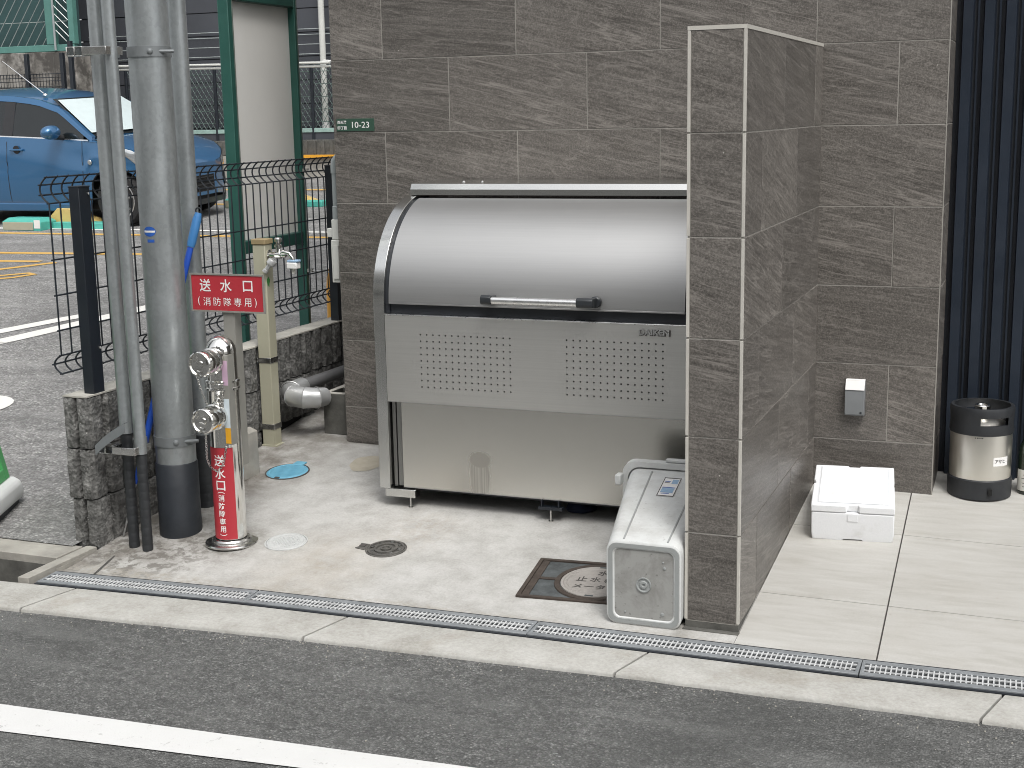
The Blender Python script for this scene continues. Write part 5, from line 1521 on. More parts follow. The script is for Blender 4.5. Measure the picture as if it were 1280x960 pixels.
# ------------------------------------------------------------------ keg and bottle
kx, ky, kr = .617, 1.452, .117
kz = g(kx, ky) - .004
kg = empty('beer_keg', (kx, ky, kz), 'short stainless steel keg with black rubber rings in front of the ribbed screen', 'keg')
put('bottom_ring', MB().lathe([(.100, 0), (kr, .004), (kr + .001, .075), (kr - .002, .078), (kr - .004, .079)], (kx, ky, kz), n=48), MAT['keg_black'], kg, ang=40)
put('body', MB().lathe([(kr - .005, .078), (kr - .004, .09), (kr - .004, .250), (kr - .006, .262)], (kx, ky, kz), n=48), MAT['keg_steel'], kg, at=(kx, ky, kz + .078), ang=40)
# top ring with two hand openings
ring = []; nseg = 64
tr = MB(); vs = []; fs = []
hts = [.250, .262, .288, .318, .340, .352]
rad = [kr - .001, kr, kr - .003, kr - .001, kr + .001, kr - .003]
def hole_at(a, j): 
    d_ = min(abs((a - c + PI) % (2 * PI) - PI) for c in (R(-62), R(118)))
    return d_ < .50 and j == 2
for j, (h_, r_) in enumerate(zip(hts, rad)):
    for k in range(nseg):
        a = 2 * PI * k / nseg; vs.append((kx + r_ * math.cos(a), ky + r_ * math.sin(a), kz + h_))
for j, (h_, r_) in enumerate(zip(hts, rad)):
    for k in range(nseg):
        a = 2 * PI * k / nseg; vs.append((kx + (r_ - .012) * math.cos(a), ky + (r_ - .012) * math.sin(a), kz + h_))
NO = len(hts) * nseg
for j in range(len(hts) - 1):
    for k in range(nseg):
        k2 = (k + 1) % nseg
        if hole_at(2 * PI * (k + .5) / nseg, j): continue
        fs.append((j * nseg + k, j * nseg + k2, (j + 1) * nseg + k2, (j + 1) * nseg + k))
        fs.append((NO + j * nseg + k2, NO + j * nseg + k, NO + (j + 1) * nseg + k, NO + (j + 1) * nseg + k2))
J = len(hts) - 1
for k in range(nseg):
    k2 = (k + 1) % nseg
    fs.append((J * nseg + k, J * nseg + k2, NO + J * nseg + k2, NO + J * nseg + k))
    for j in (2,):
        if hole_at(2 * PI * (k + .5) / nseg, j):
            fs.append((j * nseg + k2, j * nseg + k, NO + j * nseg + k, NO + j * nseg + k2)); fs.append(((j + 1) * nseg + k, (j + 1) * nseg + k2, NO + (j + 1) * nseg + k2, NO + (j + 1) * nseg + k))
put('top_ring', tr.add(vs, fs), MAT['keg_black'], kg, ang=50)
put('shoulder', MB().lathe([(kr - .014, .262), (kr - .03, .285), (.05, .300), (.001, .302)], (kx, ky, kz), n=40, cap=False), MAT['keg_steel'], kg, at=(kx, ky, kz + .262), ang=50)
v_ = put('valve', MB().lathe([(.020, .300), (.020, .322), (.028, .325), (.030, .346), (.026, .350), (.018, .350), (.015, .343), (.007, .343), (.001, .346)], (kx, ky, kz), n=30), MAT['chrome'], kg)
def on_keg(a0, z, Rr=kr - .0025):
    return lambda u, v: (kx + Rr * math.cos(a0 + u / Rr), ky + Rr * math.sin(a0 + u / Rr), kz + z + v)
KA = R(-47)
lbk = put('sticker', patch(on_keg(KA, .152), .066, .034), MAT['sign_white'], kg, smooth=False)
lettering('lettering', 'アサヒ', .015, on_keg(KA - .04, .153, kr - .0015), MAT['letter_dark'], kg, width=.044, bold=.01, slices=8)
put('foot_notch', MB().box((kx + .038, ky - kr - .0012, kz + .026), (kx + .052, ky - kr + .012, kz + .050)), MAT['void'], kg, smooth=False)
for u_ in (-.016, -.009, -.003, .004, .010): put('print', patch((lambda u_: (lambda u, v: on_keg(R(-90), .243)(u + u_, v)))(u_), .004, .0042), MAT['letter_dark'], kg, smooth=False)

bx0, by0 = .792, 1.50
bz = g(bx0, by0) - .004
bo = empty('wine_bottle', (bx0, by0, bz), 'dark green wine bottle with white label standing right of the keg', 'bottle')
put('glass', MB().lathe([(.030, 0), (.0395, .004), (.040, .012), (.040, .165), (.037, .185), (.026, .212), (.0165, .235), (.0145, .27), (.0145, .300), (.0165, .302), (.0165, .312), (.0145, .314)], (bx0, by0, bz), n=40), MAT['bottle_glass'], bo, ang=50)
def on_bot(a0, z, Rr=.0406): return lambda u, v: (bx0 + Rr * math.cos(a0 + u / Rr), by0 + Rr * math.sin(a0 + u / Rr), bz + z + v)
put('label', patch(on_bot(R(-95), .060), .095, .082), MAT['paper'], bo, smooth=True)
put('neck_label', patch(on_bot(R(-95), .170, .0402), .034, .030, True), MAT['paper'], bo, smooth=False)
for dz, w_ in ((.022, .03), (.008, .045), (-.010, .04), (-.024, .034)):
    put('print', patch(on_bot(R(-95), .060 + dz, .0410), w_, .0022), MAT['letter_dark'], bo, smooth=False)
put('foil', MB().lathe([(.0150, .262), (.0152, .30), (.0172, .303), (.0172, .3135), (.014, .3155), (.001, .316)], (bx0, by0, bz), n=30, cap=False), MAT['letter_dark'], bo)

# ------------------------------------------------------------------ blue hatchback in the lot (front towards +x, right side towards the street)
CWX, CWY = -8.62, 8.50                # front right tyre contact
car = empty('parked_car', (CWX, CWY + .80, lotz(CWY + .8)), 'metallic blue parked hatchback with silver sunshade inside the windscreen', 'car', rot=(math.atan(.05), 0, 0))
CL, S_FW, S_RW, WR = 3.72, .72, 3.17, .288
HWD = .832
def smooth(a, b, t): t = max(0, min(1, (t - a) / (b - a))); return t * t * (3 - 2 * t)
def tabi(tab, s): return interp(tab, max(tab[0][0], min(tab[-1][0], s)))
zbelt = [(0, .62), (.1, .70), (.35, .80), (.7, .875), (1.05, .925), (1.6, .955), (2.6, 1.0), (3.3, 1.04), (3.72, 1.02)]
zhood = [(0, .60), (.05, .70), (.2, .80), (.5, .90), (.85, .965), (1.1, .99)]
wid = [(0, .30), (.03, .44), (.09, .56), (.2, .67), (.38, .755), (.6, .808), (1.0, HWD), (2.8, HWD), (3.3, .81), (3.6, .76), (3.72, .66)]
zlow = [(0, .26), (.15, .19), (.4, .17), (3.3, .17), (3.72, .28)]
def wy(s, side): return side * tabi(wid, s)
def sx_(s): return S_FW - s if s > .72 else S_FW - (.17 + s * (.55 / .72))
def P3(s, y, z): return (sx_(s), y, z)     # car frame: origin under the front axle centre line
def arch(s):
    z = tabi(zlow, s)
    for c in (S_FW, S_RW):
        d_ = abs(sx_(s) - (S_FW - c))
        if d_ < .345: z = max(z, .285 + math.sqrt(.345 ** 2 - d_ ** 2) - .0)
    return z
stn = sorted(set([round(x_, 3) for x_ in [0, .03, .07, .12, .18, .25, .32] + [S_FW - .345 + .69 * k / 16 for k in range(17)] + [1.1, 1.16, 1.3, 1.5, 1.8, 2.1, 2.27, 2.5, 2.7] + [S_RW - .345 + .69 * k / 16 for k in range(17)] + [3.56, 3.62, 3.68, 3.72]]))
body = MB()
for side in (-1, 1):
    rings = []
    for s_ in stn:
        w_ = tabi(wid, s_); zb_ = tabi(zbelt, s_); zl = arch(s_); top = zb_
        hs_ = [0, .08, .2, .36, .52, .60, .68, .84, 1]
        row = []
        for h_ in hs_:
            z = zl + (top - zl) * h_
            rel = (z - .17) / .8
            bulge = 1 - .09 * max(0, rel - .55) ** 1.2 * 1.6 - .05 * max(0, .25 - rel) * 3
            cre = -.010 if .60 < rel < .66 else (.004 if .66 <= rel < .75 else 0)
            row.append(P3(s_, side * (w_ * bulge + cre), z))
        rings.append(row)
    body.loft(rings, closed=False)
# bonnet
rings = []
for s_ in [x_ for x_ in stn if x_ <= 1.12]:
    w_ = tabi(wid, s_) * .945; zb_ = tabi(zbelt, s_); zh = tabi(zhood, s_)
    rings.append([P3(s_, -w_ * q, zb_ + (zh - zb_) * (1 - abs(q) ** 3) + .0 if abs(q) < 1 else zb_) for q in (1.02, .9, .7, .4, 0, -.4, -.7, -.9, -1.02)])
body.loft(rings, closed=False)
# nose and tail caps
for s_, sg_ in ((0, 1), (3.72, -1)):
    w_ = tabi(wid, s_); zl = tabi(zlow, s_); zb_ = tabi(zbelt, s_)
    body.add([P3(s_ - sg_ * .0, y_ * w_, z) for z in (zl, (zl + zb_) / 2, zb_) for y_ in (-1, -.5, 0, .5, 1)], [(5 * j + i, 5 * j + i + 1, 5 * j + i + 6, 5 * j + i + 5) for j in range(2) for i in range(4)])
put('body', body, MAT['car_blue'], car, local=True, at=(0, 0, 0), ang=40)
# inner dark hull closes the cabin from below and darkens the wheel wells
put('underbody', MB().box((S_FW - 3.66, -.66, .17), (S_FW - .30, .66, .60)), MAT['car_trim'], car, local=True, at=(0, 0, 0), smooth=False)
put('cowl', MB().box((S_FW - 3.6, -.74, .60), (S_FW - .95, .74, .93)), MAT['car_trim'], car, local=True, at=(0, 0, 0), smooth=False)
# roof
roofz = [(1.55, 1.36), (1.75, 1.425), (2.0, 1.468), (2.4, 1.495), (2.8, 1.485), (3.2, 1.44), (3.5, 1.37)]
rings = []
for s_ in (1.55, 1.65, 1.75, 1.9, 2.1, 2.4, 2.8, 3.2, 3.5):
    zt_ = tabi(roofz, s_); w_ = .60 + .015 * min(1, (s_ - 1.5))
    rings.append([P3(s_, w_ * q, zt_ - .065 * abs(q) ** 2.6) for q in (-1, -.93, -.8, -.5, 0, .5, .8, .93, 1)])
put('roof', MB().loft(rings, closed=False), MAT['car_blue'], car, local=True, at=(0, 0, 0), ang=50)
def yside(s_, z):     # greenhouse side leans in
    t = (z - tabi(zbelt, s_)) / max(.01, (tabi(roofz, s_) if s_ > 1.55 else 1.40) - tabi(zbelt, s_))
    return .775 - .175 * max(0, t) ** 1.1
def side_pt(sd, s_, z, off=0): return P3(s_, sd * (yside(s_, z) + off), z)
def railz(s_):
    if s_ < 1.6: return tabi([(.95, .93), (1.1, 1.03), (1.25, 1.13), (1.45, 1.26), (1.6, 1.335)], s_)
    return tabi(roofz, s_) - .065
ss = [1.0, 1.1, 1.2, 1.3, 1.4, 1.5, 1.6, 1.75, 1.9, 2.1, 2.4, 2.8, 3.1, 3.35]
for sd in (-1, 1):
    # roof rail with A pillar
    rail = MB()
    rings = []
    for s_ in ss:
        z = railz(s_); rings.append([side_pt(sd, s_, z + .005, .006), side_pt(sd, s_, z - .055, .006), side_pt(sd, s_, z - .055, -.03), side_pt(sd, s_, z + .005, -.05)])
    put('roof_rail', MB().loft(rings), MAT['car_blue'], car, local=True, at=(0, 0, 0), ang=50)
    def win(name, sa, sb, mat='car_glass'):
        n = 12; rings = []
        for k in range(n + 1):
            s_ = sa + (sb - sa) * k / n
            zt_ = railz(s_) - .05; zb_ = tabi(zbelt, s_) + .008
            if zt_ < zb_: zt_ = zb_ + .003
            rings.append([side_pt(sd, s_, zb_ + (zt_ - zb_) * j / 4, -.004) for j in range(5)])
        return put(name, MB().loft(rings, closed=False), MAT[mat], car, local=True, at=(0, 0, 0), ang=50)
    win('side_window', 1.12, 2.07); win('side_window', 2.21, 3.05)
    pl = MB(); pl.loft([[side_pt(sd, s_, tabi(zbelt, s_), .002), side_pt(sd, s_, railz(s_) - .05, .002)] for s_ in (2.07, 2.21)], closed=False)
    put('door_pillar', pl, MAT['car_trim'], car, local=True, at=(0, 0, 0), smooth=False)
    pl = MB(); pl.loft([[side_pt(sd, s_, tabi(zbelt, s_), .002), side_pt(sd, s_, railz(s_) - .05, .002)] for s_ in (3.05, 3.2, 3.35, 3.55)], closed=False)
    put('rear_pillar', pl, MAT['car_blue'], car, local=True, at=(0, 0, 0))
    bs_ = MB(); bs_.loft([[side_pt(sd, s_, tabi(zbelt, s_) + .012, .006), side_pt(sd, s_, tabi(zbelt, s_) - .006, .010), side_pt(sd, s_, tabi(zbelt, s_) - .006, -.01)] for s_ in (1.05, 1.4, 1.8, 2.2, 2.6, 3.05)])
    put('belt_moulding', bs_, MAT['alu'], car, local=True, at=(0, 0, 0), smooth=False)
    # shut lines
    for s_ in (1.12, 2.14, 3.02):
        sh = MB(); pts = []
        for z in [.27 + .66 * k / 12 for k in range(13)]:
            rel = (z - .17) / .8
            bul = 1 - .09 * max(0, rel - .55) ** 1.2 * 1.6 - .05 * max(0, .25 - rel) * 3
            w_ = tabi(wid, s_) * bul + (-.010 if .60 < rel < .66 else (.004 if .66 <= rel < .75 else 0)) + .0012
            pts.append([P3(s_ - .004, sd * w_, z), P3(s_ + .004, sd * w_, z)])
        sh.loft(pts, closed=False)
        put('shut_line', sh, MAT['car_trim'], car, local=True, at=(0, 0, 0), smooth=False)
    for s_ in (1.98, 2.82):
        hn = put('door_handle', MB().box((S_FW - s_ - .10, sd * (HWD - .012) - .02, .83), (S_FW - s_ + .07, sd * (HWD - .012) + .02, .852)), MAT['car_blue'], car, local=True, at=(0, 0, 0), bevel=.006)
        put('handle_recess', MB().lathe([(.045, -.002), (.045, .002)], (S_FW - s_ - .02, sd * (HWD - .0165), .842), (0, sd, 0), 20), MAT['car_trim'], car, local=True, at=(0, 0, 0))
    put('sill', MB().loft([[P3(s_, sd * (HWD - .035), .16), P3(s_, sd * (HWD - .005), .17), P3(s_, sd * (HWD - .002), .25), P3(s_, sd * (HWD - .04), .26)] for s_ in (1.08, 1.5, 2.2, 2.82)]), MAT['car_blue'], car, local=True, at=(0, 0, 0), bevel=.008)
    # mirror
    mr = MB(); mc_ = Vector((S_FW - 1.42, sd * .93, 1.03))
    rings = []
    for t, r_ in ((-.06, .55), (-.045, .85), (0, 1.0), (.05, .92), (.085, .55)):
        rings.append([mc_ + Vector((t, .125 * r_ * math.cos(a), .078 * r_ * math.sin(a))) for a in [2 * PI * k / 20 for k in range(20)]])
    mro = put('mirror', MB().loft(rings), MAT['car_blue'], car, local=True, at=(0, 0, 0), ang=60)
    put('mirror_arm', MB().tube([(S_FW - 1.38, sd * .78, .965), (S_FW - 1.41, sd * .90, .975)], [.03, .022], 10), MAT['car_trim'], car, local=True, at=(0, 0, 0))
    # side repeater
    put('side_repeater', MB().lathe([(.0, 0), (.028, 0), (.022, .006), (0.001, .009)], (S_FW - 1.02, sd * (HWD - .001), .70), (0, sd, 0), 18), MAT['lamp_glass'], car, local=True, at=(0, 0, 0))
    # headlight wraps round the corner
    hlr = []
    for s_ in (.04, .08, .14, .22, .34, .48, .62):
        w_ = tabi(wid, s_); zt_ = tabi(zbelt, s_) + .006
        hgt_ = .17 * (1 - smooth(.2, .66, s_)) + .015
        hlr.append([P3(s_ - .004, sd * (w_ * .965 + .006), zt_ - .015), P3(s_ - .012, sd * (w_ + .008), zt_ - .05 - hgt_ * .4), P3(s_ - .006, sd * (w_ * .995 + .004), zt_ - .04 - hgt_)])
    put('headlight', MB().loft(hlr, closed=False), MAT['lamp_glass'], car, local=True, at=(0, 0, 0), ang=60)
    put('tail_light', MB().box((S_FW - 3.71, sd * .62 - .06, .80), (S_FW - 3.60, sd * .62 + .08, 1.02)), MAT['sign_red'], car, local=True, at=(0, 0, 0), bevel=.01)
# windscreen, rear glass, sunshade
def screen(name, s0, z0, s1, z1, w0, w1, mat, off=0, k=.06):
    rings = []
    for i in range(7):
        t = i / 6
        rings.append([P3(s0 + (s1 - s0) * t - k * (1 - q * q) - off, (w0 + (w1 - w0) * t) * q, z0 + (z1 - z0) * t + off) for q in (-1, -.75, -.5, -.25, 0, .25, .5, .75, 1)])
    return put(name, MB().loft(rings, closed=False), MAT[mat], car, local=True, at=(0, 0, 0), ang=60)
screen('windscreen', 1.02, .975, 1.62, 1.375, .74, .585, 'car_glass', 0, .10)
screen('sunshade', 1.055, 1.0, 1.585, 1.35, .71, .555, 'shade', .012, .10)
screen('rear_window', 3.66, 1.03, 3.45, 1.36, .62, .55, 'car_glass', 0, -.05)
put('rear_lower', MB().loft([[P3(3.35, y_, 1.0), P3(3.70, y_, 1.03)] for y_ in (-.7, 0, .7)], closed=False), MAT['car_blue'], car, local=True, at=(0, 0, 0))
gr_ = MB()
for j in range(4): gr_.box((sx_(0) - .005, -.22, .33 + j * .04), (sx_(0) + .008, .22, .342 + j * .04))
put('grille', gr_, MAT['car_trim'], car, local=True, at=(0, 0, 0), smooth=False)
put('grille_opening', MB().box((sx_(0) - .01, -.24, .30), (sx_(0) + .003, .24, .48)), MAT['void'], car, local=True, at=(0, 0, 0), smooth=False)
for sd in (-1, 1): put('fog_recess', MB().lathe([(.0, 0), (.075, 0), (.07, .012), (.05, .014)], (sx_(.10) - .01, sd * .575, .40), (.75, sd * .6, 0), 20), MAT['car_trim'], car, local=True, at=(0, 0, 0))
put('bumper_lip', MB().loft([[P3(s_, y_, z) for z in (.16, .22)] for s_, y_ in ((.40, -.77), (.18, -.66), (.05, -.5), (-.01, 0), (.05, .5), (.18, .66), (.40, .77))], closed=False), MAT['car_trim'], car, local=True, at=(0, 0, 0))
put('antenna', MB().tube([P3(1.80, -.50, 1.435), P3(2.32, -.50, 1.80)], [.006, .003], 8).lathe([(.0, 0), (.03, 0), (.02, .015), (.008, .02)], P3(1.78, -.50, 1.415), (0, 0, 1), 14), MAT['alu'], car, local=True, at=(0, 0, 0))
for s_ in (S_FW, S_RW):
    for sd in (-1, 1):
        wc = Vector((S_FW - s_, sd * .715, WR))
        ax = (0, sd, 0)
        wh = put('wheel', MB().lathe([(.20, -.09), (.27, -.088), (WR, -.07), (WR + .001, .05), (.272, .082), (.215, .088), (.205, .080)], tuple(wc), ax, 40), MAT['tyre'], car, local=True, at=tuple(wc), ang=40)
        put('rim', MB().lathe([(.212, .070), (.208, .086), (.198, .084), (.190, .03), (.001, .02)], tuple(wc), ax, 40, cap=False), MAT['car_trim'], wh, at=wm(wh).to_translation()) if False else None
        rm = MB().lathe([(.205, .060), (.214, .086), (.203, .090), (.192, .075), (.190, .055)], tuple(wc), ax, 40, cap=False)
        for k in range(8):
            a = 2 * PI * k / 8 + .2
            u_ = Vector((math.cos(a), 0, math.sin(a))); v__ = Vector((-math.sin(a), 0, math.cos(a)))
            y0_, y1_ = sd * .058, sd * .080
            q = [wc + u_ * r_ + v__ * w_ + Vector((0, yy, 0)) for yy in (y0_, y1_) for r_, w_ in ((.03, -.020), (.196, -.013), (.196, .013), (.03, .020))]
            rm.add(q, [(0, 1, 2, 3), (4, 5, 6, 7), (0, 1, 5, 4), (1, 2, 6, 5), (2, 3, 7, 6), (3, 0, 4, 7)])
        rm.lathe([(.05, .05), (.045, .083), (.001, .086)], tuple(wc), ax, 20, cap=False)
        put('rim', rm, MAT['alloy'], car, local=True, at=tuple(wc), ang=35)
        put('brake', MB().lathe([(.19, .01), (.19, .02), (.001, .021)], tuple(wc), ax, 24), MAT['car_trim'], car, local=True, at=tuple(wc))

# ------------------------------------------------------------------ parking lock plates
def lockplate(x_, y_, label):
    z_ = lotz(y_)
    t = empty('parking_lock', (x_, y_, z_), label, 'parking lock', 'coin parking lock units')
    put('housing', MB().loft([[(x_ - .26 + e_, y_ - .12 + e_, z_ + h_), (x_ + .26 - e_, y_ - .12 + e_, z_ + h_), (x_ + .26 - e_, y_ + .14 - e_, z_ + h_), (x_ - .26 + e_, y_ + .14 - e_, z_ + h_)] for e_, h_ in ((0, -.01), (0, .09), (.05, .13))]), MAT['lock_teal'], t, bevel=.006)
    put('front_plate', MB().box((x_ - .25, y_ - .126, z_ + .0), (x_ + .16, y_ - .1205, z_ + .085)), MAT['cream'], t, bevel=.004)
    put('flap', MB().loft([[(x_ + .10 + i * .16, y_ + .16, z_ + h_), (x_ + .10 + i * .16, y_ + .55, z_ + h_ * .6), (x_ + .10 + i * .16, y_ + .55, z_), (x_ + .10 + i * .16, y_ + .16, z_)] for i, h_ in ((0, .08), (1, .22), (2, .22), (4, .05))]), MAT['lock_yellow'], t, bevel=.01)
    put('arm', MB().box((x_ + .27, y_ + .06, z_), (x_ + .95, y_ + .26, z_ + .075)), MAT['lock_teal'], t, bevel=.01)
    put('warning_label', MB().box((x_ + .17, y_ - .1225, z_ + .02), (x_ + .25, y_ - .1208, z_ + .11)), MAT['sign_white'], t, smooth=False)
lockplate(-9.62, 8.22, 'teal and yellow parking lock unit on the asphalt beside the blue car')
lockplate(-8.15, 10.35, 'teal parking lock unit on the asphalt ahead of the blue car')

# ------------------------------------------------------------------ far side of the lot
FY = 14.5
cb = empty('charcoal_building', (-9.5, FY, lotz(FY)), 'dark charcoal clad building across the parking lot', 'building')
z = 1.35; sid = MB().box((0, 0, 0), (8.2, .03, .33)).mesh('siding_board', None, False); sid.materials.append(MAT['siding'])
for k in range(24):
    inst('siding_board', sid, cb, (-13.7, FY + .02, .76 + k * .345))
put('wall', MB().box((-13.68, FY + .055, .3), (-5.5, FY + 6, 9.2)), MAT['siding'], cb, smooth=False)
fb_ = empty('far_block_base', (-9, FY - .4, .7), 'low weathered concrete base wall under the far green mesh fence', 'wall')
put('base', MB().box((-13.0, FY - .50, .45), (-5.6, FY - .26, 1.03)), MAT['plain_conc'], fb_, bevel=.01)
put('ribbed_course', MB().box((-13.0, FY - .46, 1.031), (-5.6, FY - .28, 1.26)), MAT['dark_conc'], fb_, bevel=.01)
rbm = MB().box((0, 0, 0), (.05, .02, .20)).mesh('rib', None, False); rbm.materials.append(MAT['dark_conc'])
for k in range(44): inst('rib', rbm, fb_, (-12.4 + k * .14, FY - .482, 1.045))
put('yellow_strip', MB().box((-10.6, FY - .56, 1.0), (-5.7, FY - .505, 1.045)), MAT['yellow_plastic'], fb_, smooth=False)
ff = empty('far_mesh_fence', (-10.4, FY - .35, 1.26), 'green chain link fence on the far concrete base in front of the charcoal wall', 'fence')
put('bottom_rail', MB().box((-12.6, FY - .39, 1.365), (-5.8, FY - .34, 1.425)), MAT['mint'], ff, bevel=.005)
put('kick_strip', MB().box((-12.6, FY - .375, 1.262), (-5.8, FY - .355, 1.36)), MAT['siding'], ff, smooth=False)
wmsh = MB(); H_ = .92; zb0 = 1.43
x_ = -12.6
while x_ < -7.9:
    wmsh.tube([(x_, FY - .36, zb0), (x_ + H_ * .62, FY - .36, zb0 + H_)], .0045, 4, False)
    wmsh.tube([(x_ + H_ * .62, FY - .352, zb0), (x_, FY - .352, zb0 + H_)], .0045, 4, False)
    x_ += .082
for zz in (1.52, 1.70, 1.88, 2.06, 2.24): wmsh.tube([(-12.6, FY - .345, zz), (-8.0, FY - .345, zz)], .006, 5, False)
put('wire_mesh', wmsh, MAT['wire_green'], ff, kind='stuff')
for x_ in (-12.6, -11.0, -9.35, -7.9): put('post', MB().tube([(x_, FY - .37, 1.25), (x_, FY - .37, 2.36)], .026, 12), MAT['black_metal'], ff)
wp_ = empty('white_rail', (-10.6, FY - .6, 2.3), 'pair of thin white horizontal pipes above the far fence', 'rail')
for zz, y_, x0, x1 in ((2.375, .62, -13.7, -8.9), (2.325, .60, -13.6, -8.9)):
    put('pipe', MB().tube([(x0, FY - y_, zz + .04), ((x0 + x1) / 2, FY - y_, zz), (x1, FY - y_, zz - .03)], .018, 10), MAT['pvc_white'], wp_)
for x_ in (-13.2, -9.0): put('stay', MB().tube([(x_, FY - .62, 2.37), (x_ + .02, FY - .05, 2.37)], .018, 8), MAT['sign_white'], wp_)
wr_ = MB()
for zz in (2.50, 2.64, 2.78, 2.86): wr_.tube([(-13.5, FY - .03, zz + .02), (-8.6, FY - .03, zz)], .006, 5, False)
put('wall_cables', wr_, MAT['wire_pale'], None, label='thin pale cables strung along the charcoal wall above the far fence', cat='cable')
dp = empty('downpipe', (-9.27, FY - .1, 1.4), 'white downpipe on the charcoal wall beside the tiled building edge', 'downpipe')
put('pipe', MB().tube([(-9.285, FY - .12, 1.50), (-9.275, FY - .12, 7.5)], .045, 16), MAT['pvc_white'], dp)
put('shoe', MB().lathe([(.055, 0), (.055, .12), (.046, .125)], (-9.285, FY - .12, 1.40), n=16), MAT['sign_white'], dp)

# retaining wall, green framed netting screen and black fence on the left
RYW = 13.0
rw = empty('retaining_wall', (-16, RYW, .6), 'stained grey concrete retaining wall behind the blue car', 'wall')
put('wall', MB().box((-26, RYW, .4), (-12.62, RYW + .35, 2.60)), MAT['retain'], rw, bevel=.01)
for k in range(15):
    put('panel_joint', MB().box((-25.2 + k * .87, RYW - .003, .5), (-25.19 + k * .87, RYW - .0005, 2.58)), MAT['dark_conc'], rw, smooth=False)
for zz in (1.5, 2.1): put('panel_joint', MB().box((-25.9, RYW - .0026, zz), (-12.63, RYW - .0006, zz + .012)), MAT['dark_conc'], rw, smooth=False)
gsn = empty('netting_screen', (-14.5, RYW + .1, 2.6), 'teal framed wire netting screen standing on the retaining wall', 'fence')
fr_ = MB()
fr_.box((-26, RYW + .02, 2.605), (-12.64, RYW + .10, 2.70))
put('bottom_rail', fr_, MAT['teal'], gsn, bevel=.006)
for x0, x1 in ((-13.13, -12.98), (-12.72, -12.62), (-15.4, -15.28), (-17.6, -17.48)):
    put('post', MB().box((x0, RYW + .015, 2.702), (x1, RYW + .11, 6.2)), MAT['teal'], gsn, bevel=.006)
put('pale_tube', MB().tube([(-12.955, RYW - .01, 2.62), (-12.955, RYW - .01, 6.2)], .016, 10), MAT['pvc_grey'], gsn)
put('netting_sheet', MB().box((-26, RYW + .30, 2.61), (-12.74, RYW + .31, 6.2)), MAT['dark_teal'], gsn, smooth=False)
nw = MB(); x_ = -17.4
while x_ < -13.1:
    nw.tube([(x_, RYW + .03, 2.70), (min(x_ + 2.4, -13.14), RYW + .03, 2.70 + (min(x_ + 2.4, -13.14) - x_) * 1.35)], .0065, 4, False); x_ += .155
nw2x = -14.0
while nw2x < -12.75:
    xa = max(nw2x, -12.97); xb = -12.73
    for sh_ in (0, 1.3): nw.tube([(xa, RYW + .03, 2.70 + (xb - nw2x) * .9 + sh_ - (xa - nw2x) * 0), (xb, RYW + .03, 2.70 + (xb - nw2x) * .9 - (xb - xa) * .9 + sh_)], .0065, 4, False)
    nw2x += .13
for zz in (3.05, 3.5, 3.95): nw.tube([(-17.4, RYW + .036, zz), (-12.75, RYW + .036, zz - .02)], .005, 4, False)
put('wire_netting', nw, MAT['wire_pale'], gsn, kind='stuff')
bf = empty('far_black_fence', (-14, RYW - .5, .7), 'thin black mesh fence in front of the stained retaining wall', 'fence')
for x_, zt_ in ((-17.2, 2.55), (-15.2, 2.55), (-13.22, 2.56), (-12.585, 2.56), (-12.43, 2.72)):
    put('post', MB().box((x_ - .028, RYW - .37, .6), (x_ + .028, RYW - .31, zt_)), MAT['black_metal'], bf, bevel=.004)
wv = MB(); x_ = -17.2
while x_ < -12.6:
    wv.add([(x_ - .003, RYW - .33, .7), (x_ + .003, RYW - .33, .7), (x_ + .003, RYW - .33, 2.28), (x_ - .003, RYW - .33, 2.28), (x_ - .003, RYW - .324, .7), (x_ + .003, RYW - .324, .7), (x_ + .003, RYW - .324, 2.28), (x_ - .003, RYW - .324, 2.28)],
           [(0, 1, 2, 3), (4, 5, 6, 7), (0, 1, 5, 4), (1, 2, 6, 5), (2, 3, 7, 6), (3, 0, 4, 7)]); x_ += .055
for zz in (2.27, 2.22, 2.17, 2.08, 1.9, 1.7, 1.4): wv.tube([(-17.2, RYW - .335, zz), (-12.6, RYW - .335, zz)], .005, 4, False)
put('wire_mesh', wv, MAT['black_metal'], bf, kind='stuff')

# yellow post behind the fence, green sign stand at the left edge
yb_ = empty('yellow_bollard', (-2.645, 2.45, lotz(2.45)), 'yellow orange plastic bollard just behind the right post of the black fence', 'bollard')
put('body', MB().lathe([(.05, 0), (.05, .55), (.044, .62), (.030, .68), (.001, .69)], (-2.62, 2.33, lotz(2.33)), n=20), MAT['yellow_plastic'], yb_)
put('white_cap', MB().lathe([(.034, .62), (.034, .70), (.020, .75), (.001, .755)], (-2.62, 2.33, lotz(2.33)), n=20), MAT['sign_white'], yb_)

SP = Vector((-3.060, .405, .035)); sdv = Vector((-.40, .916, 0)); snv = Vector((.916, .40, 0))
gs = empty('sign_stand', (-3.1, .1, .03), 'green panel sign stand on a white weighted base at the left edge', 'sign stand')
def sp_(u, n_, z): return SP + sdv * u + snv * n_ + Vector((0, 0, z))
put('base', MB().loft([[sp_(u, n_, z) for n_, z in ((.0, .02), (.008, .05), (.0, .095), (-.03, .112), (-.36, .112), (-.39, .08), (-.39, .02))] for u in (-.66, -.64, -.02, 0)]), MAT['tank_white'], gs, bevel=.014, seg=3)
put('foot', MB().loft([[sp_(u, n_, z) for n_, z in ((-.012, -.006), (-.012, .019), (-.37, .019), (-.37, -.006))] for u in (-.64, -.02)]), MAT['black_rubber'], gs)
put('foot_clip', MB().loft([[sp_(u, n_, z) for n_, z in ((-.05, .012), (-.05, .03), (-.10, .03), (-.10, .012))] for u in (.001, .045)]), MAT['tank_white'], gs, bevel=.003)
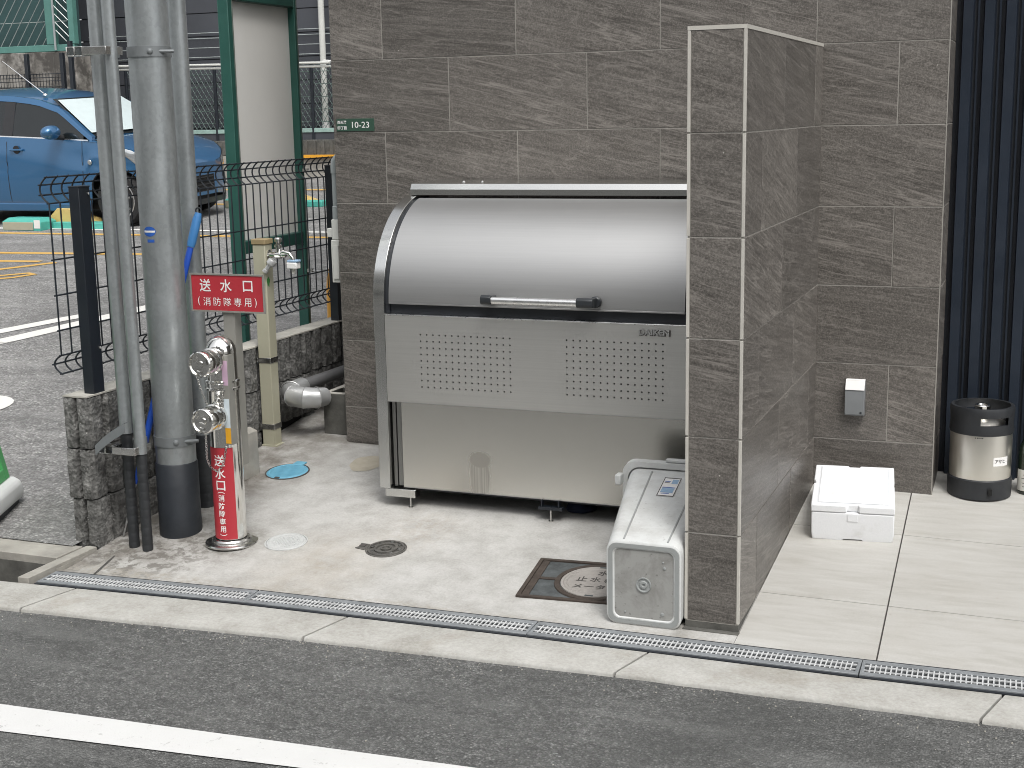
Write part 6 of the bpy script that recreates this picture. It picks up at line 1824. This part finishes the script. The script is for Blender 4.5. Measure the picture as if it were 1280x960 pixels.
def gpan(u0, u1, v0, v1, d0, d1):   # panel leaning back, away from its face
    def f(u, v, w): return sp_(u, -.045 - w - v * .20, .114 + v * .97)
    return MB().loft([[f(u0, v0, d0), f(u1, v0, d0), f(u1, v0, d1), f(u0, v0, d1)], [f(u0, v1, d0), f(u1, v1, d0), f(u1, v1, d1), f(u0, v1, d1)]])
put('panel', gpan(-.62, -.03, .0, .82, .008, .035), MAT['sign_green'], gs, bevel=.004)
put('panel_frame', gpan(-.075, -.028, .0, .82, -.008, .0075), MAT['sign_green_light'], gs, bevel=.003)
put('panel_frame', gpan(-.62, -.0755, .0, .045, -.008, .0075), MAT['sign_green_light'], gs, bevel=.003)
put('panel_frame', gpan(-.62, -.0755, .775, .82, -.008, .0075), MAT['sign_green_light'], gs, bevel=.003)

# ------------------------------------------------------------------ buildings across the street (unseen but for reflections; put in to block low sky light)
def street_block(x0, x1, y1, h, mat, label, nf, nwin):
    t = empty('street_building', ((x0 + x1) / 2, y1, .08), label, 'building')
    put('wall', MB().box((x0, y1 - 8, .05), (x1, y1, h)), MAT[mat], t, smooth=False)
    wme = MB().box((0, 0, 0), (1.4, .04, 1.3)).mesh('window', None, False); wme.materials.append(MAT['window_dark'])
    fme = MB().box((-.06, -.0, -.06), (1.46, .02, 0)).box((-.06, 0, 1.3), (1.46, .02, 1.36)).box((-.06, 0, .0), (0, .02, 1.3)).box((1.4, 0, 0), (1.46, .02, 1.3)).mesh('window_frame', None, False); fme.materials.append(MAT['alu'])
    for i in range(nf):
        for j in range(nwin):
            x_ = x0 + (x1 - x0) * (j + .5) / nwin - .7
            inst('window', wme, t, (x_, y1 - .02, 1.1 + i * 3.0)); inst('window_frame', fme, t, (x_, y1 + .002, 1.1 + i * 3.0))
    return t
street_block(-14, -3.5, -10.6, 7.5, 'facade_a', 'beige rendered building across the street', 2, 4)
street_block(-3.2, 5.5, -10.6, 9.5, 'facade_b', 'grey rendered building across the street', 3, 3)
street_block(5.8, 16, -10.6, 7.0, 'facade_a', 'second beige building across the street to the right', 2, 3)
